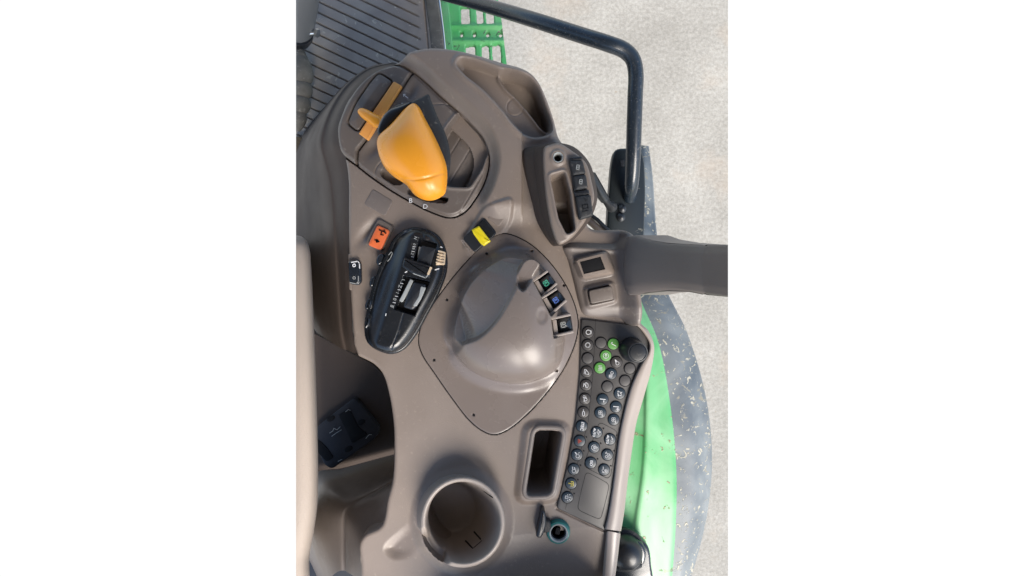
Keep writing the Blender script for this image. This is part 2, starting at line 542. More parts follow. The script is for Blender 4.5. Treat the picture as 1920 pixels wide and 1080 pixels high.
# ================================================================== SETTING: concrete yard far below
GZ = -2100.0
kk = (D - GZ) / D
def frame_rect(z, pad=0):
    k = (D - z) / D
    return [(CU + su * (405 + pad) * k, CV + sv * 600 * k, z) for su, sv in ((-1, -1), (1, -1), (1, 1), (-1, 1))]
g = raw('ground', frame_rect(GZ, 2), [(3, 2, 1, 0)], 'concrete')
g['kind'] = 'structure'

# ================================================================== CONTROL CONSOLE
console = thing('control_console', 'long taupe plastic side console carrying levers, tray, palm rest and cup holder', 'console', (930, 560, 0))

GATE = smooth([(742,121),(776,136),(828,182),(878,226),(908,262),(918,300),(910,340),(893,372),(872,398),(846,409),(812,400),(755,371),(706,340),(668,311),(640,288),(632,262),(634,232),(648,196),(671,160),(702,133)], 200)
TRAY = smooth([(857,128),(864,116),(884,116),(912,124),(938,133),(968,137),(992,143),(1010,160),(1022,190),(1036,232),(1034,252),(1010,262),(982,257),(962,240),(940,212),(905,175),(872,148)], 180)
DEEP = smooth([(936,139),(950,134),(985,143),(1003,158),(1016,186),(1031,230),(1028,246),(1016,240),(996,215),(968,182),(944,158)], 140)
DOMEP = smooth([(945,438),(985,452),(1020,480),(1055,525),(1077,570),(1084,605),(1079,640),(1060,685),(1030,730),(990,775),(952,806),(926,815),(905,808),(880,788),(850,750),(815,700),(792,665),(785,642),(787,620),(800,590),(840,532),(880,485),(915,450)], 220)
SLOT_O = rounded([(990,798),(1062,800),(1040,933),(974,936)], 16)
SLOT_I = rounded([(1003,804),(1056,806),(1034,929),(984,931)], 14)
CUPO = circ(866, 976, 74, 60, ry=80)

DECK = np.array([tuple(p) for p in smooth([
 (738,119),(760,109),(798,98),(840,97),(890,105),(940,117),(982,129),(1006,149),(1023,182),(1036,218),(1050,262),(1085,300),(1100,360),(1104,425),(1182,436),(1192,500),(1192,600),
 (1196,625),(1194,680),(1180,720),(1168,780),(1154,850),(1144,920),(1134,985),(1164,1000),(1150,1085),(1146,1130)], 260, closed=False)] +
 [tuple(p) for p in smooth([(676,1130),(675,1060),(673,1020),(683,1003),(714,985),(726,935),(735,900),(738,830),(736,790),(728,740),(716,702),(700,684),(670,668)], 160, closed=False)] +
 [tuple(p) for p in smooth([(662,645),(656,560),(653,480),(652,400),(651,330),(644,290),(634,264),(634,232),(648,196),(671,160),(702,133)], 160, closed=False)])

def deck_h(U, V, dd):
    h = np.zeros_like(U)
    r = 8.0
    m = dd < r
    h[m] -= r - np.sqrt(np.maximum(r * r - (r - dd[m]) ** 2, 0))
    # broad rounding of the outer right shoulder at the front
    sh = ss(860, 960, U) * (1 - ss(255, 300, V))
    h -= sh * 7 * (1 - ss(0, 15, dd)) 
    # raised shoulder beside the lever gate
    g = sd(GATE, U, V, 60)
    side = -(160 * (V - 118) - 292 * (U - 740)) / 333.0
    f = ss(-2, 34, side)
    h += 20 * f * ss(-1, 24, -g) * (1 - ss(380, 430, V))* (1 - ss(20, 140, -g) * .5)
    h -= 14 * ss(-.9, .9, g)                                             # bed under the gate panel
    # tray with deeper pocket
    t = sd(TRAY, U, V)
    h += 3.5 * np.exp(-((t + 3) / 5.0) ** 2)
    tr = ss(0, 9, t)
    h = h * (1 - tr) + tr * -14
    d2 = sd(DEEP, U, V)
    h += 5 * np.exp(-((d2 + 1.5) / 3.5) ** 2) * tr
    dp = ss(0, 7, d2)
    h = h * (1 - dp) + dp * (-70 + 30 * ss(240, 140, V))
    h -= 1.6 * np.exp(-((np.hypot((U - 966) , (V - 196)) - 16) / 1.1) ** 2) * (t > 6)
    # bed under the palm-rest cover and its seam
    dm = sd(DOMEP, U, V)
    h -= 9 * ss(-.8, .8, dm)
    # square pocket with raised rim
    so, si = sd(SLOT_O, U, V), sd(SLOT_I, U, V)
    h += 9 * ss(-14, 2, so)
    k = ss(0, 5, si)
    h = h * (1 - k) + k * -120
    # finger scoops beside the switches
    c, s = math.cos(-.95), math.sin(-.95)
    x, y = (U - 688) * c - (V - 436) * s * -1, (U - 688) * s * -1 + (V - 436) * c
    h -= 9 * np.exp(-(((U - 689) * .62 + (V - 434) * -.78) / 26) ** 2 - (((U - 689) * .78 + (V - 434) * .62) / 10) ** 2)
    # bed by the yellow switch
    pl = sd(rounded([(866,462),(905,392),(962,372),(958,416),(918,472),(890,490)], 14), U, V)
    h += 5 * ss(-5, 4, pl)
    # cup holder foot and hollow
    cu = sd(CUPO, U, V, 90)
    h += 10 * ss(-26, 0, cu)
    k = ss(-1, 2, cu)
    h = h * (1 - k) + k * -170
    sp = sd(smooth([(772,985),(747,1001),(722,1029),(735,1045),(760,1045),(800,1032),(828,1056),(830,1030),(800,996)], 90), U, V)
    h += ss(-6, 16, sp) * (4 - 13 * np.clip((800 - U) / 75, 0, 1)) * (1 - k)
    # rear corner falls away
    h -= .16 * np.maximum(0, (V - 1008) + (U - 940) * .12) * ss(880, 1010, U)
    # seams
    for ln in ([(1043,954),(1090,977),(1135,998),(1166,998)],):
        h -= 2.2 * np.exp(-(dline(ln, U, V) / 1.2) ** 2)
    # slight casting waviness
    h += .35 * np.sin(U / 37.0) * np.sin(V / 41.0)
    return h

body = patch('console_body', DECK, deck_h, 'plastic', console, res=1.5, skirt=60,
             drop=[(inset(DOMEP, 0), 34), (GATE, 30), (circ(866, 976, 66, 40, ry=72), 6), (SLOT_I, 4)])

# flared side towards the seat
c0 = [(748,124,-8),(704,137,-11),(674,164,-13),(651,199,-13),(638,232,-13),(637,263,-13),(647,290,-13),(654,330,-13),(655,400,-13),(656,480,-13),(659,560,-13),(664,640,-13),(673,666,-13)]
c1 = [(742,118,-30),(693,131,-50),(656,160,-58),(629,199,-62),(613,238,-62),(607,272,-62),(614,304,-62),(622,336,-60),(629,400,-58),(633,480,-58),(638,560,-58),(643,622,-58),(650,656,-58)]
c1b = [(p[0]-6, p[1]-1, p[2]-4) for p in c1]
c2 = [(739,117,-60),(686,129,-250),(645,160,-330),(604,205,-380),(576,240,-400),(556,275,-415),(544,320,-415),(536,380,-415),(536,450,-415),(545,520,-400),(562,575,-380),(582,606,-350),(595,626,-330)]
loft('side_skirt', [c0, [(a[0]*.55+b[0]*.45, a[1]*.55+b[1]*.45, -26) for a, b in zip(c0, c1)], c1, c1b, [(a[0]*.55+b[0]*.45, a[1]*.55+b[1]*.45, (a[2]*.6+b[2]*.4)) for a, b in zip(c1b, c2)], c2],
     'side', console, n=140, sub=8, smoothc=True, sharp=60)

# side pocket below the deck, dark and deep
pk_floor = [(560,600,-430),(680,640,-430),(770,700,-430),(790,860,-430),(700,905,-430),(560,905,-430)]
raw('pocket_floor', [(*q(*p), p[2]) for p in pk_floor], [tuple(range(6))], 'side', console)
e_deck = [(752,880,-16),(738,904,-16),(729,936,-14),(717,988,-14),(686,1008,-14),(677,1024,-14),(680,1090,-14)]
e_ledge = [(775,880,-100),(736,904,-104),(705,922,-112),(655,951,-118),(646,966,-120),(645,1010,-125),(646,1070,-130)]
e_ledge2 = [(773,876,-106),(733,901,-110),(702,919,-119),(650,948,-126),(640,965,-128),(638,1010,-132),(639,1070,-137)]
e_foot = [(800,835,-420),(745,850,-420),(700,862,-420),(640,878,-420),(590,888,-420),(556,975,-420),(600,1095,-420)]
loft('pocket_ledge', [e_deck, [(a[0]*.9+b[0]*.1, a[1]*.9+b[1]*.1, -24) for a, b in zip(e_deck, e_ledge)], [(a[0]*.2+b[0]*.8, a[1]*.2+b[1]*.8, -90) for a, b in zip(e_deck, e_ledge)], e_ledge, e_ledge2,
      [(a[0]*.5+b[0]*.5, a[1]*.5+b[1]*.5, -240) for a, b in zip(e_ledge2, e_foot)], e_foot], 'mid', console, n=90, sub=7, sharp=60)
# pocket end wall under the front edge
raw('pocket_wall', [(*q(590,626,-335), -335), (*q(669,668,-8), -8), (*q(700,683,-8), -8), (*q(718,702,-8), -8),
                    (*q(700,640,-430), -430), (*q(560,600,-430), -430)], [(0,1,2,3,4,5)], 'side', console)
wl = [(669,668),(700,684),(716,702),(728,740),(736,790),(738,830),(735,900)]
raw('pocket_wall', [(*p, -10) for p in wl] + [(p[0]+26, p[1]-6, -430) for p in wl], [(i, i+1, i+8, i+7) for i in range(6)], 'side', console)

# latch plate in the pocket
latch = thing('mounting_bracket', 'black slotted bracket deep in the dark side pocket below the deck edge', 'bracket', (*q(655, 815, -415), -428))
slab('bracket_plate', rounded([(594,800),(664,745),(690,775),(712,803),(704,822),(622,880),(608,872),(594,840)], 8), -428, -410, 'matteblack', latch, 3)
for P in ([(634,778),(655,766),(672,800),(690,815),(660,832),(652,812)], [(594,822),(612,838),(626,858),(612,866),(594,846)]):
    slab('slot', rounded(P, 5), -412, -408.5, 'hole', latch, .5)
for u, v, a in ((620,785,8), (677,792,8), (653,842,8)):
    slab('bolt_hole', circ(u, v, a, 16, ry=5, ang=-.5), -412, -408.2, 'hole', latch, .5)
marks('marking', [[(618,812),(624,808),(626,803),(632,806),(638,800)], [(622,818),(630,812),(640,806)]], -407.5, 'grey', latch, 1.5)
marks('marking', [[(648,772),(653,768),(657,769)], [(686,822),(692,815),(697,815)], [(634,865),(641,861)]], -407.5, 'grey', latch, 1.5)

# seat side floor strip, lower corner
raw('sill_strip', [(*q(u, v, -440), -440) for u, v in ((540,880),(600,960),(690,1120),(540,1120))], [(0,1,2,3)], 'black', console)

# ------------------------------------------------------------------ lever gate panel
GP = inset(GATE, 2.0)
WIN = rounded([(862,210),(899,250),(917,280),(903,318),(880,352),(838,350),(812,290),(838,240)], 8)
SLOTB = rounded([(714,322),(722,316),(757,338),(754,346),(740,348),(716,332)], 5)
SLOTC = rounded([(766,352),(842,372),(836,382),(800,378),(765,364)], 5)
def gate_h(U, V, dd):
    h = 2.0 + 2.0 * np.sin(np.clip((U - 660) / 260, 0, 1) * math.pi)
    h = h - 5 * (1 - ss(0, 7, dd))
    # raised nose section left of the detent slot
    ns = sd(rounded([(640,285),(632,240),(650,192),(676,158),(712,134),(745,126),(776,138),(690,262),(669,280),(668,312)], 10), U, V)
    h += 5 * ss(-1, 2, ns)
    pn = sd(rounded([(652,233),(668,196),(694,158),(712,138),(740,156),(674,250)], 9), U, V)
    h -= 7 * np.exp(-(pn / 1.5) ** 2)
    h += 3.5 * ss(0, 22, pn)
    h -= 12 * np.exp(-(dline([(775,136),(753,168),(690,258),(671,284),(669,312)], U, V) / 1.4) ** 2)
    # scoop ovals beside the knob
    for (a, b, w1, w2) in ((768,172,20,11), (700,276,22,12)):
        x = (U - a) * .62 - (V - b) * -.78; y = (U - a) * .78 + (V - b) * .62
        h -= 7 * np.exp(-((U - a) * .53 + (V - b) * -.85) ** 2 / w1 ** 2 - ((U - a) * .85 + (V - b) * .53) ** 2 / w2 ** 2)
    w = sd(WIN, U, V)
    h += 2.0 * np.exp(-((w + 3) / 3.0) ** 2)
    k = ss(-1, 4, w)
    cyl = -20 - .004 * ((U - 850) * .82 + (V - 290) * .57 - 0) ** 2
    for off in (-22, 4, 30):
        cyl = cyl - 1.6 * np.exp(-(((U - 865) * .82 - (V - 290) * -.5 - off) / 1.1) ** 2)
    h = h * (1 - k) + k * cyl
    for sl in (SLOTB, SLOTC):
        k = ss(-1, 1.8, sd(sl, U, V)); h = h * (1 - k) + k * -36
    h -= 1.8 * np.exp(-(dline(smooth([(742,300),(718,302),(705,318),(704,332),(720,346)], 60, False), U, V) / 1.1) ** 2)
    h -= 1.6 * np.exp(-(dline(smooth([(812,197),(836,196),(862,202),(890,222),(914,256),(920,282),(905,325),(884,362),(862,400)], 60, False), U, V) / 1.1) ** 2)
    return h
patch('gate_panel', GP, gate_h, 'gate', console, res=1.35, skirt=14)
text('letter', 'B', 770, 376.5, 12.5, 4, 6.5, 'white', console)
text('letter', 'D', 797.5, 387.5, 12.5, 4, 6.0, 'white', console)
marks('marking', [[(756,177),(765,184)], [(757,181),(756,177),(760,177)]], 5.5, 'white', console, 1.0)
strokes('marking', [[(749,204),(755,195)]], 4.5, 'grey', console, 5.0)

# ------------------------------------------------------------------ palm-rest cover
BUMP = smooth([(922,478),(958,468),(996,480),(1030,520),(1052,585),(1058,650),(1042,692),(990,716),(935,714),(886,696),(856,668),(842,632),(846,580),(872,525)], 160)
bub = Bubble(BUMP, 2.5, 1800)
RIDGE = smooth([q(1004,440,40), q(985,488,50), q(972,528,60), q(952,568,64), q(927,606,64), q(898,632,56), q(866,643,40), q(822,668,30)], 160, False)
RID2 = smooth([q(985,488,50), q(972,528,60), q(952,568,64), q(927,606,64), q(898,632,56), q(866,643,40)], 120, False)
LEAF = np.concatenate([RID2, smooth([q(866,643,40), q(854,632,34), q(858,592,30), q(878,543,28), q(911,505,28), q(950,484,32), q(985,488,50)], 120, False)[1:-1]])
def dome_h(U, V, dd):
    h = .45 - .5 * (1 - ss(0, 2.5, dd))
    b = bub(U, V)
    H = 86 * np.power(np.maximum(b, 0), .42) * ss(0, .12, b) ** .5
    sb = sd(BUMP, U, V, 60)
    H = np.maximum(H, 10 * ss(-30, 4, sb) ** 2)
    # hand scoop: slanted facet facing forward and inboard
    rd = np.full(U.shape, 1e9); rt = np.zeros(U.shape)
    for i, (a, c) in enumerate(RIDGE):
        q2 = (U - a) ** 2 + (V - c) ** 2; m = q2 < rd
        rd = np.where(m, q2, rd); rt = np.where(m, i / (len(RIDGE) - 1), rt)
    rd = np.sqrt(rd)
    F = 28 + 52 * np.sqrt(np.clip(np.sin(np.pi * np.clip((rt - .14) / .72, .06, .94)), 0, 1)) - .62 * rd + .0012 * rd * rd
    lf = sd(LEAF, U, V, 80)
    up = (U - 985) * -.779 + (V - 490) * -.627
    wall = np.maximum(F, 8) * np.clip(1 - np.maximum(-lf, 0) / 32, 0, 1) ** 2.2
    wm = ss(-12, 16, up) * (lf > -70)
    out = H * (1 - wm) + np.minimum(H, wall) * wm
    k = ss(-3.5, 3.5, lf)
    H = out * (1 - k) + F * k
    # small thumb facet
    e = sd(np.array(qp(smooth([(976,500),(985,488),(1000,486),(1012,495),(1001,516),(988,537),(980,545),(972,538),(970,518)], 80), 62)), U, V)
    k = ss(-2, 2, e); H = H * (1 - k) + k * (64 + (U - 990) * .18 - (V - 515) * .25)
    e2 = np.hypot((U - 1012) / 12.0, (V - 588) / 17.0)
    H -= 3.0 * (1 - ss(.4, 1.05, e2))
    # switch bays are cut down on the outer flank
    for bay in BAYS:
        k = ss(-2, 2, sd(bay, U, V)); H = H * (1 - k) + k * np.minimum(H, 2)
    # little notch below the bays
    nt = sd(rounded([(1036,640),(1060,634),(1052,664),(1036,676)], 5), U, V)
    H = H - 2.5 * ss(0, 5, nt) * (H > 2)
    for (a, c) in SCREWS:
        h = h - 5 * (1 - ss(1.6, 2.8, np.hypot(U - a, V - c)))
    return h + H
SCREWS = [(913,476),(997,471),(838,562),(814,675),(888,778),(1043,694),(1057,535)]
BAYS = [np.array(qp(p, 40)) for p in (
   [(1000,527),(1027,508),(1044,531),(1016,557)], [(1016,559),(1044,541),(1062,563),(1032,590)], [(1034,598),(1070,590),(1075,622),(1038,631)])]
cover = patch('palm_rest_cover', inset(DOMEP, .9), dome_h, 'dome', console, res=1.35, skirt=8, sharp=60)
strokes('seam', [[tuple(p) for p in DOMEP] + [tuple(DOMEP[0])]], -.9, 'hole', console, 1.7, plan=True, t=1.0)
for (a, c) in SCREWS:
    lathe('screw', a, c, [(0.01, -3), (2.4, -3), (2.4, -1.2), (.01, -1.2)], 'hole', console, 12)

# three push switches in bays on the flank of the palm rest
icons = [('green_ink', 'buttonblue'), ('blue_ink', 'buttonblue'), ('grey', 'buttonblue')]
cents = [((1023,531),-35), ((1041,563),-35), ((1055,609),-10)]
for bay, (ink, bm_), ((u, v), dg) in zip([[(1000,527),(1027,508),(1044,531),(1016,557)], [(1016,559),(1044,541),(1062,563),(1032,590)], [(1034,598),(1070,590),(1075,622),(1038,631)]], icons, cents):
    # bay walls: two pale ribs and the inner pale face
    a, b, c, d = bay
    def bar(nm, p0, p1, wdt, z0, z1, m):
        p0, p1 = np.array(p0, float), np.array(p1, float); t = (p1 - p0) / np.linalg.norm(p1 - p0); nn = np.array((-t[1], t[0])) * wdt / 2
        slab(nm, [p0 + nn, p1 + nn, p1 - nn, p0 - nn], z0, z1, m, console, 1.0)
    bar('bay_rib', a, b, 4.5, 2, 52, 'rim')
    bar('bay_rib', d, c, 4.5, 2, 50, 'rim')
    ia = (np.array(a) * .86 + np.array(b) * .14); idd = (np.array(d) * .86 + np.array(c) * .14)
    bar('bay_face', ia * .9 + idd * .1, idd * .9 + ia * .1, 8, 2, 44, 'rim')
    slab('bay_floor', [tuple(p) for p in bay], 2, 26, 'hole', console, .5)
    sw = slab('push_switch', rounded(rectp(u + 5, v, 27, 28, dg), 9), 20, 41, 'blackgloss', console, 8, crown=3)
    fw = rectp(u + 1, v, 8, 9, dg)
    strokes('icon', [fw + [fw[0]], [((fw[0][0]+fw[3][0])/2, (fw[0][1]+fw[3][1])/2), ((fw[1][0]+fw[2][0])/2, (fw[1][1]+fw[2][1])/2)], [((fw[0][0]+fw[1][0])/2, (fw[0][1]+fw[1][1])/2), (u, v)]], 44.2, ink, sw, 1.8)

# ------------------------------------------------------------------ small switches let into the deck
slab('blank_cover', rounded([(699,354),(737,377),(722,405),(682,383)], 5), -2, 1.2, 'mid', console, 1.2)
fr = slab('switch_frame', rounded([(709,409),(739,425),(716,473),(683,458)], 7), -4, 4.0, 'gate', console, 2)
rk = slab('rocker_switch', rounded([(707,421),(731,432),(714,470),(689,459)], 5), 0, 9, 'redorange', console, 3, crown=1.5)
strokes('icon', [[(711,431),(717,434),(722,433)], [(716,434),(714,440),(719,441)], [(719,434),(724,438)]], 10.6, 'hole', rk, 2.0)
strokes('icon', [[(703,450),(709,451)], [(707,449),(706,454),(711,453)]], 10.6, 'hole', rk, 2.4)
slab('switch_frame', rounded([(652,475),(683,474),(683,544),(654,545)], 5), -26, -1, 'plastic', console, 3)
rk2 = slab('rocker_switch', rounded([(652,490),(671,487),(676,494),(677,528),(672,535),(654,532)], 5), -10, 8, 'blackgloss', console, 4)
text('icon', 'o', 665, 497.5, 13, 90, 8.3, 'white', rk2, .4)
text('icon', 'o', 665, 521, 12, 90, 8.3, 'grey', rk2, .1)
strokes('icon', [[(659,492),(671,490),(674,494),(674.5,503)]], 8.3, 'white', rk2, 1.8)
strokes('icon', [[(672,518),(672,528),(668,532),(657,530)]], 8.3, 'grey', rk2, 1.4)

slab('blank_cover', rounded([(941,368),(963,388),(935,425),(914,409)], 4), 0, 10, 'plastic', console, 2)
yb = slab('switch_frame', rounded([(908,407),(932,437),(890,474),(867,447)], 6), 0, 9, 'black', console, 2)
slab('switch_plate', rounded([(908,411),(929,437),(921,448),(899,421)], 3), 6, 12, 'pod', console, 1.5)
ye = slab('yellow_rocker', rounded([(884,430),(898,423),(901,427),(916,446),(920,452),(907,461),(901,457),(887,438)], 2), 6, 17, 'yellow', console, 3)
strokes('ridge', [[(889,432),(908,458)], [(894,429),(913,454)]], 17.0, 'yellow', ye, 1.6, t=1.2)
marks('marking', [[(864,451),(868,450),(884,470),(879,471),(864,451)], [(867,454),(870,456)], [(871,459),(873,463)], [(876,465),(879,468)]], 7.5, 'rim', console, 1.0)

# ------------------------------------------------------------------ oblong pocket liner and cup holder
def well(name, P, z_rim, z_bot, m, parent, lip=5.0, taper=.05, shift=(0, 0)):
    P = np.asarray(P, float); n = len(P); rg = []
    for d, z in ((-lip - 3, z_rim - 4), (-lip - 1, z_rim - .6), (-lip + 1, z_rim + .5), (-1.2, z_rim + .5), (0.2, z_rim - .3), (1.2, z_rim - 2.5), (2.2, z_rim - 8), (3 + taper * (z_rim - z_bot), z_bot + 6), (6 + taper * (z_rim - z_bot), z_bot)):
        t = np.clip((z_rim - 8 - z) / (z_rim - z_bot), 0, 1)
        R = inset(P, d) + np.array(shift) * t
        rg.append([(p[0], p[1], z) for p in R])
    vv = [p for r in rg for p in r]
    ff = [(r*n+i, r*n+(i+1) % n, (r+1)*n+(i+1) % n, (r+1)*n+i) for r in range(len(rg)-1) for i in range(n)] + [tuple(range((len(rg)-1)*n, len(rg)*n))]
    o = raw(name, vv, ff, m, parent, 50); fixnormals(o); return o
well('pocket_liner', np.array(qp(rounded([(1003,804),(1056,806),(1034,929),(984,931)], 14, 8), 10)), 10.5, -120, 'mid', console, lip=6, taper=.02)
def ring_at(c, rx, ry, z, n=120, dz=None):
    a = np.linspace(0, 2*np.pi, n, endpoint=False)
    return [(c[0] + rx*math.cos(t), c[1] + ry*math.sin(t), z + (dz(t) if dz else 0)) for t in a]
dip = lambda t: -50 * float(ss(1.90, 2.12, t % (2*math.pi)) * (1 - ss(2.78, 3.0, t % (2*math.pi))))
rim_c = (868, 979)
RZ = 46.0
def prz(rx, ry, z, c=rim_c):
    """ring seen at rim height"""
    out = []
    for t in np.linspace(0, 2*np.pi, 120, endpoint=False):
        zz = z + dip(t)
        p = q(c[0] + rx*math.cos(t), c[1] + ry*math.sin(t), zz)
        out.append((p[0], p[1], zz))
    return out
rings = [ring_at((858, 972), 84, 88, -8), ring_at((861, 971), 76, 82, 10, dz=lambda t: dip(t) * .2), prz(80, 86, RZ - 8), prz(79, 85, RZ - 2), prz(76, 82, RZ), prz(72, 78, RZ), prz(69, 75, RZ - 4)]
mid = ring_at((863, 975), 62, 68, -15)
flo = [(*q(846 + 47*math.cos(t), 950 + 49*math.sin(t), -105), -105) for t in np.linspace(0, 2*np.pi, 120, endpoint=False)]
flo2 = [(*q(846 + 42*math.cos(t), 950 + 43*math.sin(t), -108), -108) for t in np.linspace(0, 2*np.pi, 120, endpoint=False)]
flo3 = [(*q(846 + 12*math.cos(t), 950 + 12*math.sin(t), -108), -108) for t in np.linspace(0, 2*np.pi, 120, endpoint=False)]
rings += [[tuple(np.array(a) * .5 + np.array(b) * .5) for a, b in zip(rings[-1], mid)], mid, [tuple(np.array(a) * .5 + np.array(b) * .5) for a, b in zip(mid, flo)], flo, flo2, flo3]
cupv = [p for r in rings for p in r]; nn_ = 120
cf = [(r*nn_+i, r*nn_+(i+1) % nn_, (r+1)*nn_+(i+1) % nn_, (r+1)*nn_+i) for r in range(len(rings)-1) for i in range(nn_)] + [tuple(range((len(rings)-1)*nn_, len(rings)*nn_))]
cup = raw('cup_holder', cupv, cf, 'cupmat', console, 70)
fixnormals(cup)
md = cup.modifiers.new('round', 'SUBSURF'); md.levels = 1; md.render_levels = 2
# clip marks on the cup wall: short black bars lying on the inner wall
for pts in ([(873,1014,-20),(887,1029,6)], [(887,1029,6),(904,1014,10)], [(889,997,-18),(904,1014,10)], [(908,921,20),(924,934,32)]):
    pass
from mathutils.bvhtree import BVHTree
_bm = bmesh.new(); _bm.from_mesh(cup.data); _bm.transform(Matrix.Translation(ORG[console.name])); _bvh = BVHTree.FromBMesh(_bm); _bm.free()
def on_cup(u, v):
    h = _bvh.ray_cast(Vector(W(CU, CV, D)), (Vector(W(u, v, 0)) - Vector(W(CU, CV, D))).normalized())[0]
    return (CU + h.x / UNIT, CV - h.y / UNIT, h.z / UNIT + .4)
def along(pts, n=6):
    out = []
    for (a, b), (c, d) in zip(pts[:-1], pts[1:]):
        out += [on_cup(a + (c - a) * t, b + (d - b) * t) for t in np.linspace(0, 1, n, endpoint=False)]
    return out + [on_cup(*pts[-1])]
tube('clip_slot', along([(873,1014),(887,1029),(904,1014),(889,997)]), 1.5, 'hole', console, 8, smoothc=False, plan=True)
tube('clip_slot', along([(908,921),(924,933)]), 1.2, 'hole', console, 8, smoothc=False, plan=True)

# ================================================================== LEVER KNOB
knob = thing('gear_lever', 'bulbous amber gear lever knob with black rubber back above the gate panel', 'lever', (790, 330, 0))
tube('stem', [(812,345,-30),(806,320,40),(795,290,80)], [16,15,13], 'black', knob)
KZ = 95
def pillow(name, poly_img, zc, hi, lo, m, parent, tilt=(0, 0), res=2.2, pw=.5, sharp=70, mod=None):
    """closed inflated solid inside an outline seen at height zc"""
    P = np.array(qp(poly_img, zc)); bb = Bubble(P, res, 1500)
    c = P.mean(0)
    def top(U, V, dd):
        b = np.power(np.maximum(bb(U, V), 0), pw) * np.minimum(1, ss(0, 3, dd) + 0)
        b = np.where(dd <= 0, 0, b)
        z = zc + hi * b + (U - c[0]) * tilt[0] + (V - c[1]) * tilt[1]
        return z + (mod(U, V, dd) if mod else 0)
    def bot(U, V, dd):
        b = np.where(dd <= 0, 0, np.power(np.maximum(bb(U, V), 0), pw) * np.minimum(1, ss(0, 3, dd)))
        return zc - lo * b + (U - c[0]) * tilt[0] + (V - c[1]) * tilt[1]
    o = patch(name, P, top, m, parent, res=1.4, skirt=0, sharp=sharp)
    o2 = patch(name, P, bot, m, parent, res=2.2, skirt=0, sharp=sharp)
    bm = bmesh.new(); bm.from_mesh(o.data); bm.from_mesh(o2.data)
    me2 = o2.data; bpy.data.objects.remove(o2)
    bmesh.ops.remove_doubles(bm, verts=bm.verts, dist=.0002)
    bmesh.ops.recalc_face_normals(bm, faces=bm.faces)
    bm.to_mesh(o.data); bm.free()
    for p in o.data.polygons: p.use_smooth = True
    return o
OR = smooth([(774,192),(784,198),(797,222),(812,250),(826,280),(836,306),(839,325),(838,350),(834,365),(815,376),(797,376),(778,366),(762,347),(738,331),(720,312),(709,286),(707,264),(714,252),(730,240),(745,222),(760,203)], 200)
BK = smooth([(803,177),(809,190),(822,222),(838,258),(845,292),(844,318),(836,345),(800,330),(745,300),(716,262),(708,250),(710,236),(722,212),(742,197),(770,190),(788,183)], 200)
pillow('rubber_back', BK, KZ - 14, 12, 26, 'rubber', knob, tilt=(.04, .02), pw=.45)
def collar(U, V, dd):
    a, b = np.array(q(752,338,KZ)), np.array(q(838,332,KZ))
    m = smooth([q(756,339,KZ), q(785,345,KZ), q(812,341,KZ), q(840,326,KZ)], 40, False)
    return -1.6 * np.exp(-(dline(m, U, V) / 1.6) ** 2)
pillow('knob_shell', OR, KZ, 48, 26, 'orange', knob, tilt=(.02, .05), pw=.55, mod=collar)
# hollow finger grip at the front of the knob
GR = smooth([(708,250),(714,225),(728,207),(748,199),(772,191),(760,206),(744,224),(728,243),(716,254)], 120)
pillow('finger_grip', GR, KZ - 1, 6, 8, 'black', knob, tilt=(0, .03), pw=.5)

# detent lever: amber band and paddle
det = thing('detent_lever', 'flat amber band with small paddle crossing the slot in front of the big knob', 'lever', (706, 208, 4))
slab('band', rounded([(738,152),(753,160),(689,262),(672,250)], 2), 2, 11.5, 'orangeband', det, 2)
pd = smooth([(669,206),(675,201),(686,204),(702,213),(717,224),(712,240),(704,240),(688,228),(675,217)], 100)
pillow('paddle', pd, 30, 9, 12, 'orange', det, tilt=(.15, .1), pw=.5)
tube('stem', [(694,218,6),(693,216,30)], [7,7], 'orange', det, smoothc=False)

# ================================================================== BLACK CONTROL POD
pod = thing('throttle_pod', 'black teardrop control pod with sliders and beige thumbwheel beside orange rocker', 'control pod', (760, 545, 0))
PB = smooth([(770,427),(800,430),(824,444),(837,472),(838,508),(826,544),(803,588),(778,632),(757,656),(734,664),(706,656),(689,642),(683,618),(689,575),(703,522),(722,478),(742,442)], 200)
PODZ = 30.0
PP = np.array(qp(PB, 3))
ax0, ax1 = np.array(q(790,440,PODZ)), np.array(q(722,650,PODZ)); axd = (ax1 - ax0) / np.linalg.norm(ax1 - ax0); axn = np.array((-axd[1], axd[0]))
TROUGH1 = np.array(qp([(786,446),(820,457),(806,498),(776,490)], PODZ)); TROUGH2 = np.array(qp([(757,517),(806,528),(778,592),(739,580)], PODZ))
def pod_h(U, V, dd):
    h = 3 + 30 * np.sqrt(np.clip(1 - (1 - np.clip(dd / 20, 0, 1)) ** 2, 0, 1))
    # thin foot around the base
    h = np.where(dd < 5, 3 + 4 * ss(0, 3, dd), h)
    # flank on the seat side falls lower than the crown
    s = (U - ax0[0]) * axn[0] + (V - ax0[1]) * axn[1]      # + towards the seat
    h -= 16 * ss(12, 46, s) * ss(4, 10, dd)
    for (a, b, r1) in ((700, 505, 9), (716, 478, 8), (690, 570, 9), (688, 600, 8)):
        a2, b2 = q(a, b, 15)
        h += 3.0 * (1 - ss(.55, 1.0, np.hypot(((U - a2) * .35 + (V - b2) * -.94) / 16, ((U - a2) * .94 + (V - b2) * .35) / r1))) * ss(4, 9, dd)
    for T, dep in ((TROUGH1, 14), (TROUGH2, 16)):
        k = ss(-.5, 2, sd(T, U, V)); h = h * (1 - k) + k * (33 - dep)
    for ln in ([(797,431),(795,446)], [(757,588),(748,620),(733,656)]):
        h -= 1.6 * np.exp(-(dline(qp(ln, PODZ), U, V) / .9) ** 2)
    return h
patch('pod_body', PP, pod_h, 'pod', pod, res=1.25, skirt=10)
slab('slider', rounded([(791,460),(817,466),(806,502),(780,494)], 2), 20, 36, 'black', pod, 2, crown=2)
